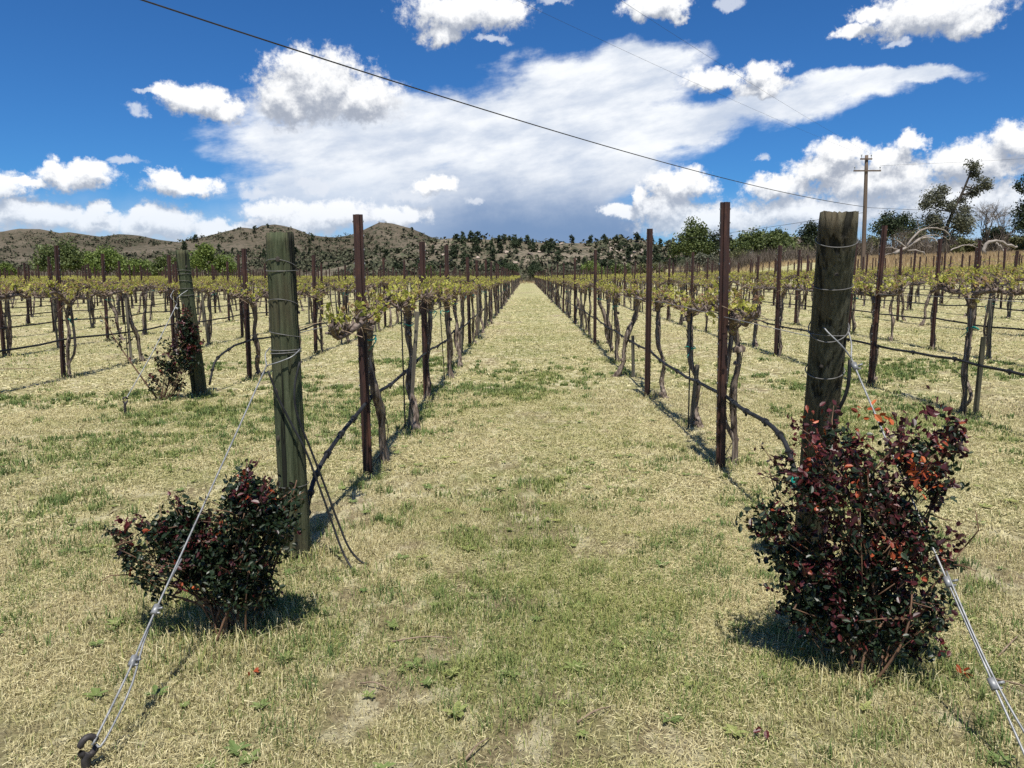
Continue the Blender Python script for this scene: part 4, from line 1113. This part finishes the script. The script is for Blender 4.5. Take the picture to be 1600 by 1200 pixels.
px_tree('juniper_tree', 'spreading blue-green juniper beside the dark leaning end post', 1257, 348, 50, 132, 'leaf_dark', 1500, .42, 216, group=GR, z0f=.12, nc=14)
px_tree('bush', 'yellow-green bush in front of the small tan house', 1246, 384, 50, 112, 'leaf_olive', 1300, .36, 217, 'bush', GR, .0, 14)
px_tree('pine_tree', 'dark pine standing behind the utility pole', 1380, 329, 70, 118, 'leaf_dark', 1900, .42, 218, group=GR, z0f=.2, nc=15)
px_tree('bush', 'olive shrub between the pine and the bleached fallen tree', 1418, 352, 46, 104, 'leaf_olive', 900, .36, 219, 'bush', GR, .0, 12)
px_tree('bush', 'yellow-green bush under the dark tree at the picture edge', 1586, 364, 56, 84, 'leaf_olive', 1600, .28, 220, 'bush', GR, .0, 14)
px_tree('bush', 'dull green shrub at the foot of the crooked open tree', 1492, 372, 50, 92, 'leaf_olive', 1200, .3, 221, 'bush', GR, .0, 12)
px_tree('juniper_tree', 'dark low tree between the crooked tree and the edge tree', 1535, 348, 44, 98, 'leaf_dark', 1200, .34, 222, group=GR, z0f=.05)
bx_, by_ = (1456 - 822) / 1202 * 84, 84
tree('crooked_tree', 'crooked open-crowned tree leaning above the dry grass bank', 'tree', bx_, by_, [(0, 0, 0), (.1, 0, 2.2), (.7, .1, 4.6), (1.7, .1, 7.0), (2.5, 0, 9.6)], .24,
     [(-1.5, .2, 6.3, .85), (-.7, -.4, 6.9, .7), (-2.1, .1, 5.7, .5), (2.5, 0, 9.7, .6), (2.9, .3, 8.9, .55), (3.6, -.2, 8.0, .65), (3.0, .4, 7.2, .7), (4.2, 0, 7.6, .4), (-1.4, .2, 4.0, 1.0), (-.4, .4, 3.4, .9), (1.7, -.3, 4.0, 1.05), (2.3, .3, 3.2, .8), (.3, -.3, 5.6, .6), (1.9, .5, 6.2, .5), (-.6, 0, 5.9, .5), (2.2, .2, 5.2, .6)], 'leaf_grey', 12000, .19, 251, GR, fluff=.42, sub=12)
bx_, by_ = (1604 - 822) / 1202 * 80, 80
tree('oak_tree', 'dark broken-topped tree at the edge of the picture', 'tree', bx_, by_, [(0, 0, 0), (.2, 0, 3), (-.2, 0, 6), (0, 0, 8.4)], .36,
     [(-.2, 0, 8.6, 1.0), (.9, 0, 7.9, 1.1), (-1.9, 0, 7.6, .6), (-2.7, .2, 7.1, .5), (-2.1, 0, 6.7, .55), (.6, 0, 6.0, 1.5), (-1.1, .3, 5.0, 1.2), (-2.0, 0, 4.2, 1.0), (.4, -.3, 4.0, 1.5), (1.5, 0, 5.0, 1.5), (-.6, 0, 3.0, 1.3), (-2.2, 0, 2.9, .8)], 'leaf_dark', 11000, .21, 252, GR, fluff=.36, sub=11)

# leafless trees and the grey thicket
def bare_tree(label, px_, top, Y, seed, group):
    g = rng(seed); x = (px_ - 822) / 1202 * Y; z = float(gz(x, Y)); h = 1.5 + (430 - top) / 1202 * Y - z
    root = thing('bare_tree', label, 'tree', (x, Y, z - .1), group)
    tr_, tw_ = MB(), MB()
    tr_.add(tube(spline([(0, 0, 0), (g.normal(0, .1), 0, h * .25), (g.normal(0, .15), 0, h * .5)], 8), np.linspace(h * .022, h * .012, 8), 7))
    def grow(b0, d, ln, r, lev):
        e = b0 + d * ln; m_ = (b0 + e) / 2 + g.normal(0, .08, 3) * ln
        tw_.add(tube(spline([b0, m_, e], 5), np.linspace(r, r * .5, 5), 4, caps=False), tint=g.uniform(.3, 1))
        if lev == 0: return
        for _ in range(4):
            d2 = d + g.normal(0, .5, 3) + [0, 0, .12]; d2 /= np.linalg.norm(d2)
            grow(b0 + (e - b0) * g.uniform(.45, 1), d2, ln * g.uniform(.5, .75), r * .55, lev - 1)
    for _ in range(5):
        d = np.array([g.normal(0, .5), g.normal(0, .5), 1.0]); d /= np.linalg.norm(d)
        grow(np.array([0, 0, h * g.uniform(.25, .5)]), d, h * .32, h * .009, 3)
    tr_.build('trunk', M['tree_bark'], root, True); tw_.build('twigs', M['twig'], root)
for k, (px_, top, Y, lab) in enumerate([(1522, 312, 92, 'leafless tree with fine upright twigs beside the crooked tree'), (1546, 318, 95, 'second leafless tree before the dark low tree'), (1402, 352, 100, 'pale leafless tree above the bleached fallen trunk'), (1436, 362, 96, 'small leafless tree behind the bleached fallen trunk')]):
    bare_tree(lab, px_, top, Y, 270 + k, 'leafless trees on the bank')

g = rng(290); mb = MB()
def thicket(px0, px1, Y0, Y1, n, h0, h1, tw=90, w=.035):
    for _ in range(n):
        Y = g.uniform(Y0, Y1); x = (g.uniform(px0, px1) - 822) / 1202 * Y; h = g.uniform(h0, h1); z = float(gz(x, Y))
        d = g.normal(0, .42, (tw, 3)); d[:, 2] = 1; d /= np.linalg.norm(d, axis=1)[:, None]
        b0 = np.array([x, Y, z]) + np.stack([g.normal(0, h * .16, tw), g.normal(0, h * .16, tw), g.uniform(0, .55, tw) * h], -1)
        e = b0 + d * (h * g.uniform(.25, .6, tw))[:, None]
        s_ = np.stack([g.normal(0, 1, tw), g.normal(0, 1, tw), np.zeros(tw)], -1); s_ *= (w * h / 3 / np.linalg.norm(s_, axis=1))[:, None]
        V = np.stack([b0 - s_, b0 + s_, e], 1).reshape(-1, 3)
        mb.add((V, np.arange(tw * 3).reshape(-1, 3)), tint=np.repeat(np.clip(g.uniform(0, .5) + g.uniform(0, .5, tw), 0, 1), 3))
thicket(1300, 1640, 91, 110, 120, 1.6, 3.8)
thicket(1030, 1320, 96, 112, 90, 1.4, 3.0, 70)
thicket(560, 1040, 146, 165, 110, 1.2, 2.8, 50, .05)
thicket(-30, 420, 160, 175, 60, 2.0, 4.0, 50, .05)
tag(mb.build('thicket', M['twig']), 'grey leafless thicket along the edge of the vineyard', 'thicket', kind='stuff')

# ------------------------------------------------------------------ junipers on the ridge
def juniper(seed):
    g = rng(seed); h = 4.2; w = g.uniform(3.8, 5.0); k = 16
    cl_ = []
    for _ in range(k):
        f = g.uniform(.08, 1); a_ = g.uniform(0, 2 * pi); rr = w / 2 * (1 - .6 * f ** 2) * g.uniform(.2, .8)
        cl_.append((rr * cos(a_), rr * sin(a_), f * h * .93, g.uniform(.5, .95)))
    t_ = MB().add(tube([(0, 0, -.8), (0, 0, h * .5)], [.22, .1], 6)).mesh('trunk', [M['tree_bark']], True)
    return t_, MB().add(clump_leaves(cl_, 800, .46, g, 6)).mesh('crown', [M['leaf_dark']])
jun = [juniper(400 + k) for k in range(6)]
g = rng(310)
J = []
for px_, top in ((715, 362), (736, 368), (748, 364), (804, 373), (823, 372), (891, 373), (921, 377), (990, 372), (942, 376), (780, 371), (860, 377), (960, 373), (1012, 372), (1028, 377), (1040, 380)):   # those that stand on the skyline
    a_ = math.atan2((px_ - 822), 1202); r = 281; J.append((r * sin(a_), r * cos(a_), g.uniform(.6, .98)))
J.sort(key=lambda q: q[0] / q[1])
while len(J) < 255:
    a_ = rad(g.uniform(-12.5, 33)); r = g.uniform(196, 286) ; x, y = r * sin(a_), r * cos(a_)
    if fbm(x / 22 + 9, y / 22 + 9, 3, 4) < g.uniform(.3, .62): continue
    if a_ < rad(-5) and g.random() < .45: continue
    J.append((x, y, g.uniform(.4, .95)))
while len(J) < 285:
    a_ = rad(g.uniform(-25, -6)); r = g.uniform(420, 636); J.append((r * sin(a_), r * cos(a_), g.uniform(.7, 1.2)))
for k, (x, y, s_) in enumerate(J):
    t_, c_ = jun[g.integers(0, 6)]
    far_ = math.hypot(x, y) > 300
    z = float(mid_f(x, y) if far_ else near_f(x, y))
    lab = f'{ORD[k]} dark juniper on the ridge skyline, counted from the rocky peak' if k < 15 else ('small dark juniper scattered on the bare brown hills' if far_ else 'dark juniper growing on the slope of the scrubby ridge')
    o = thing('juniper_tree', lab, 'juniper', (x, y, z), 'junipers on the ridge skyline' if k < 15 else ('junipers on the bare hills' if far_ else 'junipers on the ridge slope'), g.uniform(0, 6))
    o.scale = (s_ * g.uniform(.85, 1.15), s_, s_ * g.uniform(.8, 1.15))
    link('trunk', t_, o); link('crown', c_, o)

# ------------------------------------------------------------------ bleached fallen trees on the bank
def log_tree(label, x, y, paths, seed):
    g = rng(seed); z = float(gz(x, y))
    root = thing('fallen_tree', label, 'fallen tree', (x, y, z), 'bleached fallen trees on the bank')
    for k, (pts, r0, r1) in enumerate(paths):
        q = spline(pts, 14) + g.normal(0, .05, (14, 3))
        MB().add(tube(q, np.linspace(r0, r1, 14) * .72 * g.uniform(.85, 1.15, 14), 7)).build('trunk' if k == 0 else 'limb', M['dead_wood'], root, True)
fx, fy = (1398 - 822) / 1202 * 78, 78
log_tree('bleached fallen tree with long arching limbs near the utility pole', fx, fy, [
    ([(-.9, 0, .6), (.2, 0, 1.2), (1.5, .2, 2.0), (2.7, .3, 2.2), (3.6, .2, 1.5)], .24, .07),
    ([(.1, 0, 1.1), (.9, -.1, 2.3), (2.2, .2, 3.1), (3.6, .2, 3.1), (4.4, .1, 2.5), (4.5, .1, 1.9)], .15, .05),
    ([(.2, 0, 1.2), (-.7, .1, 2.0), (-1.1, 0, 2.5)], .11, .03), ([(.9, 0, 1.6), (2.2, -.2, 2.45), (3.2, -.3, 2.3), (4.3, -.2, 2.0)], .11, .03),
    ([(.4, 0, 1.0), (1.4, -.4, .9), (2.2, -.4, .3), (3.6, -.3, .2)], .12, .04), ([(-.3, 0, 1.0), (-1.5, .2, 1.3), (-2.0, .1, .9)], .09, .03), ([(1.2, 0, 2.3), (1.3, .1, 3.2), (1.15, .1, 3.9)], .05, .02), ([(-.6, 0, .8), (-1.6, .3, .5), (-2.1, .2, .0)], .08, .03), ([(2.2, .2, 3.1), (2.6, 0, 3.5), (3.3, 0, 3.6)], .04, .015), ([(1.5, .2, 2.0), (2.0, .3, 1.5), (2.9, .3, 1.3)], .06, .02), ([(3.6, .2, 3.1), (4.1, .3, 3.3), (4.7, .2, 3.0)], .035, .012), ([(-.7, .1, 2.0), (-1.5, .2, 2.1), (-1.9, .2, 2.5)], .04, .012)], 1)
fx, fy = (1536 - 822) / 1202 * 76, 76
log_tree('short bleached log arched over the dry grass bank', fx, fy, [([(-1.0, 0, .3), (-.8, 0, 1.3), (.2, .1, 1.5), (1.4, .1, 1.1), (2.2, .2, .9)], .26, .13), ([(0, 0, 1.4), (.5, -.2, .8), (.8, -.3, .1)], .11, .06)], 2)
fx, fy = (1480 - 822) / 1202 * 80, 80
log_tree('thin bleached branch lying along the dry grass bank', fx, fy, [([(-.9, 0, .7), (.2, 0, 1.2), (1.3, .1, 1.25), (2.4, 0, .7)], .10, .05), ([(1.0, 0, 1.2), (2.0, -.2, 1.4), (2.6, -.2, 1.1)], .06, .03)], 3)

# dry tall grass on the bank
g = rng(330); n = 26000
Y = g.uniform(66, 100, n); x = (g.uniform(1270, 1640, n) - 822) / 1202 * Y
n2 = 9000; Y2 = g.uniform(138, 172, n2); x2 = (g.uniform(-10, 1300, n2) - 822) / 1202 * Y2
n3 = 5000; Y3 = g.uniform(88, 120, n3); x3 = (g.uniform(1040, 1300, n3) - 822) / 1202 * Y3
x = np.concatenate([x, x2, x3]); Y = np.concatenate([Y, Y2, Y3]); n = len(x)
h = g.uniform(.25, .7, n); wd = g.uniform(.02, .06, n); a_ = g.uniform(0, pi, n)
b0 = np.stack([x, Y, gz(x, Y)], -1); s_ = np.stack([np.cos(a_) * wd, np.sin(a_) * wd * .3, 0 * wd], -1)
tip = b0 + np.stack([g.normal(0, .15, n), g.normal(0, .1, n), h], -1)
tag(MB().add((np.stack([b0 - s_, b0 + s_, tip], 1).reshape(-1, 3), np.arange(n * 3).reshape(-1, 3)), tint=np.repeat(g.uniform(0, 1, n), 3)).build('dry_grass', M['tall_straw']), 'tall tan dry grass on the bank beyond the vines', 'dry grass', kind='stuff')

# ------------------------------------------------------------------ utility pole, lines, house
pz = float(gz(27.8, 65))
root = thing('utility_pole', 'brown wooden utility pole with two crossarms beyond the vines', 'utility pole', (27.9, 65, pz))
H_ = 11.15 - pz
MB().add(tube(spline([(0, 0, -.5), (-.12, 0, H_ * .5), (-.28, 0, H_)], 10), np.linspace(.19, .13, 10), 12)).build('shaft', M['pole'], root, True)
for (zc, l, dx, r_) in ((H_ - .32, .95, -.36, .05), (H_ - 1.25, 2.2, -.22, .055)):
    arm = MB().add(box((dx, -.16, zc), (l, .09, .11))).build('crossarm', M['pole'], root)
    ends = (dx - l / 2 + .08, dx + l / 2 - .08)
    for ex in ends:
        MB().add(tube([(ex, -.16, zc + .05), (ex, -.16, zc + .20), (ex, -.16, zc + .21), (ex, -.16, zc + .30), (ex, -.16, zc + .34)], [.015, .015, .05, .055, .02], 8)).build('insulator', M['glass'], arm, True)
def line(label, a, b, sag, r, group='overhead lines'):
    a = np.array(a, float); b = np.array(b, float); t = np.linspace(0, 1, 60)[:, None]
    P_ = a * (1 - t) + b * t; P_[:, 2] -= (4 * sag * t * (1 - t))[:, 0]
    tag(MB().add(tube(P_, r, 5)).build('overhead_line', M['line'], None, True), label, 'overhead line', group)
line('thick black overhead line sweeping down across the sky to the pole', (27.75, 65, 7.05), (-30.0, -9.6, 10.2), 1.55, .021)
line('thin line running from the pole top overhead, closer to the cloud', (27.25, 64.85, pz + H_ + .02), (-24.2, -5, 11.3), .6, .0045)
line('thin line running from the pole top overhead, farther from the cloud', (28.0, 64.85, pz + H_ + .02), (-20, -7.4, 11.3), .6, .0045)
line('thin line from the pole past the crooked tree', (27.75, 65, 7.0), (75, 78, 8.6), .7, .016)
line('thin high line from the crossarm toward the edge tree', (28.7, 64.85, pz + H_ - .85), (80, 62, 14.2), .6, .008)
line('faint low line behind the dark leaning end post', (27.75, 65, 6.6), (2, 128, 5.2), .5, .018)

hx, hy = 49.0, 138.0; hz0 = float(gz(hx, hy)) - .2
root = thing('small_house', 'small tan house mostly hidden behind the yellow-green bush', 'house', (hx, hy, hz0))
MB().add(box((0, 0, 1.9), (7.4, 6, 3.8))).build('wall', M['wall'], root)
V = np.array([(-4.1, -3.5, 3.7), (4.1, -3.5, 3.7), (4.1, 3.5, 3.7), (-4.1, 3.5, 3.7), (-4.1, 0, 5.0), (4.1, 0, 5.0)])
MB().add((V, np.array([(0, 1, 5), (0, 5, 4), (2, 3, 4), (2, 4, 5), (0, 4, 3), (1, 2, 5), (0, 3, 2), (0, 2, 1)]))).build('roof', M['roof'], root)
for wx in (-1.9, 1.7):
    w_ = MB().add(box((wx, -3.03, 2.1), (1.3, .1, 1.2))).build('window', M['dark_glass'], root)
    MB().add(box((wx, -3.06, 1.44), (1.6, .16, .12))).build('sill', M['wall'], w_)

# ------------------------------------------------------------------ turf blades, clippings, litter
g = rng(500)
def spread(n, r0, r1, pw=1.0):
    a_ = np.radians(g.uniform(-36.5, 34.5, n)); r = np.sqrt(g.uniform(r0 ** 2, r1 ** 2, n)) if pw == 1 else (r0 + (r1 - r0) * g.uniform(0, 1, n) ** pw)
    return r * np.sin(a_), r * np.cos(a_), r
def blades(x, y, h, w, lean, tint, curl=.5, lift=0.0):
    n = len(x); a_ = g.uniform(0, 2 * pi, n)
    d = np.stack([np.cos(a_), np.sin(a_)], -1)
    s_ = np.stack([-d[:, 1], d[:, 0], np.zeros(n)], -1) * (w / 2)[:, None]
    b0 = np.stack([x, y, gz(x, y) + lift], -1)
    mid = b0 + np.stack([d[:, 0] * h * lean * .35, d[:, 1] * h * lean * .35, h * .62 * np.sqrt(np.clip(1 - (lean * .5) ** 2, .02, 1))], -1)
    tip = b0 + np.stack([d[:, 0] * h * lean, d[:, 1] * h * lean, h * np.sqrt(np.clip(1 - lean ** 2, .0, 1))], -1)
    V = np.stack([b0 - s_, b0 + s_, mid + s_ * .8, mid - s_ * .8, tip], 1).reshape(-1, 3)
    F = (np.array([[0, 1, 2], [0, 2, 3], [3, 2, 4]])[None] + (np.arange(n) * 5)[:, None, None]).reshape(-1, 3)
    return V, F, np.repeat(tint, 5)
def straws(x, y, l, w, tint, zmax=.02):
    """cut stalks lying every way on the sward"""
    n = len(x); a_ = g.uniform(0, 2 * pi, n); d = np.stack([np.cos(a_), np.sin(a_), g.normal(0, .22, n)], -1)
    s_ = np.stack([-d[:, 1], d[:, 0], g.normal(0, .3, n)], -1) * (w / 2)[:, None]
    c = np.stack([x, y, gz(x, y) + g.uniform(.003, zmax, n)], -1)
    V = np.stack([c - d * (l / 2)[:, None] - s_, c - d * (l / 2)[:, None] + s_, c + d * (l / 2)[:, None]], 1).reshape(-1, 3)
    return V, np.arange(n * 3).reshape(-1, 3), np.repeat(tint, 3)
def greenness(x, y): return fbm(x * .55 + 11, y * .55 + 11, 4, 8) * .6 + fbm(x * 2.6, y * 2.6, 3, 12) * .4
turf = MB()
# standing blades, fading with distance
for n, r0, r1, hs, ws in ((190000, 1.7, 5.0, 1.0, .0030), (110000, 5.0, 10.0, 1.0, .006), (60000, 10, 22, 1.05, .015), (36000, 22, 50, 1.1, .034)):
    x, y, r = spread(n, r0, r1)
    gr = greenness(x, y)
    gr = gr + .10 * np.exp(-((x - .13) / .6) ** 2) - .03
    p_g = np.clip((gr - .53) * 6, .04, .85)
    isg = g.random(n) < p_g
    t_ = np.where(isg, g.uniform(.60, .95, n), g.uniform(.0, .52, n))
    bare = bare_field(x, y)
    kb = g.random(n) < np.clip((bare - .24) * 6, .28, 1)
    x, y, isg, t_ = x[kb], y[kb], isg[kb], t_[kb]; n = len(x)
    h = np.where(isg, g.uniform(.016, .044, n), g.uniform(.010, .034, n)) * hs * np.clip(.4 + 1.3 * fbm(x * 11, y * 11, 2, 44), .4, 1.6)
    turf.add(blades(x, y, h, g.uniform(.7, 1.3, n) * ws, g.uniform(.25, .95, n), t_))
# cut straw
for n, r0, r1, l0, l1, ws in ((290000, 1.7, 5.0, .012, .05, .0025), (170000, 5.0, 10, .02, .07, .0048), (80000, 10, 24, .05, .14, .014), (40000, 24, 55, .1, .28, .035)):
    x, y, r = spread(n, r0, r1)
    pale = fbm(x * .8 + 31, y * .8 + 5, 3, 77)
    k = (g.random(n) < np.clip(.15 + (pale - .36) * 3.2, .08, 1)) & (g.random(n) < np.clip((bare_field(x, y) - .22) * 6, .5, 1))
    x, y = x[k], y[k]; n = len(x)
    turf.add(straws(x, y, g.uniform(l0, l1, n), g.uniform(.7, 1.4, n) * ws, g.choice([.12, .25, .35, .45, .52], n) + g.normal(0, .04, n)))
# longer grass left by the mower round posts and vine feet
tx, ty = [], []
for q in vines[:90] + posts[:50]:
    m_ = 46; tx.append(q['x'] + g.normal(0, .075, m_)); ty.append(q['y'] + g.normal(0, .085, m_))
for (ex, ey) in ((-1.232, 3.95), (1.515, 3.99), (-4.13, 9.56)):
    m_ = 260; ta = g.uniform(0, 2 * pi, m_); tr_ = .085 + np.abs(g.normal(0, .05, m_)); tx.append(ex + tr_ * np.cos(ta)); ty.append(ey + tr_ * np.sin(ta))
for (ex, ey) in ((-1.24, 3.05), (1.30, 2.83)):
    m_ = 900; tx.append(ex + g.normal(0, .17, m_)); ty.append(ey + g.normal(0, .15, m_))
tx = np.concatenate(tx); ty = np.concatenate(ty); n = len(tx); rr = np.hypot(tx, ty)
turf.add(blades(tx, ty, g.uniform(.03, .10, n), g.uniform(.7, 1.3, n) * (.0032 + .0008 * np.maximum(rr - 2, 0)), g.uniform(.2, .85, n), np.where(g.random(n) < .55, g.uniform(.1, .5, n), g.uniform(.6, .95, n))))
# darker green tufts
x, y, r = spread(5200, 1.7, 14)
k = greenness(x, y) > g.uniform(.46, .62, len(x)); x, y, r = x[k], y[k], r[k]
cx = np.repeat(x, 26); cy = np.repeat(y, 26); rr = np.repeat(r, 26); sz = np.repeat(g.uniform(.015, .055, len(x)), 26)
n = len(cx); cx = cx + g.normal(0, 1, n) * sz; cy = cy + g.normal(0, 1, n) * sz
turf.add(blades(cx, cy, g.uniform(.03, .07, n), g.uniform(.7, 1.3, n) * (.0032 + .0009 * np.maximum(rr - 2, 0)), g.uniform(.2, .85, n), np.repeat(g.uniform(.70, 1.0, len(x)), 26)))
# flat broad-leaved weeds between the blades
x, y, r = spread(420, 1.8, 8)
m_ = 9; ca = np.tile(np.arange(m_) * 2 * pi / m_, len(x)) + g.normal(0, .25, len(x) * m_)
dx_ = np.stack([np.cos(ca), np.sin(ca), np.full(len(ca), .35)], -1); dx_ /= np.linalg.norm(dx_, axis=1)[:, None]
dz_ = np.stack([-np.cos(ca) * .35, -np.sin(ca) * .35, np.ones(len(ca))], -1); dz_ /= np.linalg.norm(dz_, axis=1)[:, None]
fr_ = np.stack([dx_, np.cross(dz_, dx_), dz_], 1)
pw_ = np.repeat(np.stack([x, y, gz(x, y) + .008], -1), m_, 0)
turf.add(scatter(ROSE_LEAF * [1, .7, 1], ROSE_FACES, pw_, np.repeat(g.uniform(.02, .05, len(x)), m_) * g.uniform(.6, 1.2, len(ca)), fr_, np.repeat(g.uniform(.66, .92, len(x)), m_)))
tag(turf.build('grass', M['blade']), 'short mown grass and pale straw clippings covering the vineyard floor', 'grass', kind='stuff')

for k, (x, y, l, a_, lab) in enumerate([(-.42, 2.98, .26, .1, 'thin curved dry twig on the grass beyond the smaller rose'), (-.55, 2.62, .12, -.35, 'short pale twig lying on the open grass'), (.24, 2.45, .16, .6, 'slender dry stalk on the grass near the picture bottom'), (1.80, 2.62, .22, -.9, 'dry twig lying past the large red rose bush'), (-.15, 2.25, .13, 1.0, 'dark short twig at the bottom of the aisle'), (-8.3, 11.9, 1.1, .35, 'pale fallen cane lying beside the third vine row'), (1.95, 2.95, .28, .7, 'thin straw stalk on the grass past the guy wire')]):
    q = spline([(-l / 2 * cos(a_), -l / 2 * sin(a_), .012), (0, 0, .028), (l / 2 * cos(a_) * .9, l / 2 * sin(a_) + .03 * l, .014)], 8)
    o = MB().add(tube(q, np.linspace(.004, .002, 8) * (2.2 if y > 6 else 1), 5)).build('twig', M['shoot'], None, True, (x, y, float(gz(x, y))))
    tag(o, lab, 'twig', 'twigs lying on the grass')
for k, (x, y, c, lab) in enumerate([(.78, 2.36, .86, 'dark red fallen rose leaves on the bare patch of grass'), (1.62, 2.72, .93, 'small orange fallen leaf below the guy wire'), (-1.0, 2.70, .93, 'reddish fallen leaves before the smaller rose bush')]):
    n = 5
    o = MB().add(scatter(ROSE_LEAF, ROSE_FACES, g.normal(0, .014, (n, 3)) * [1, 1, .2] + [0, 0, .03], g.uniform(.025, .04, n), rot_frames(n, g, 1.5), np.full(n, c))).build('fallen_leaves', M['rose_leaf'], None, False, (x, y, float(gz(x, y))))
    tag(o, lab, 'leaves', 'fallen leaves on the grass')
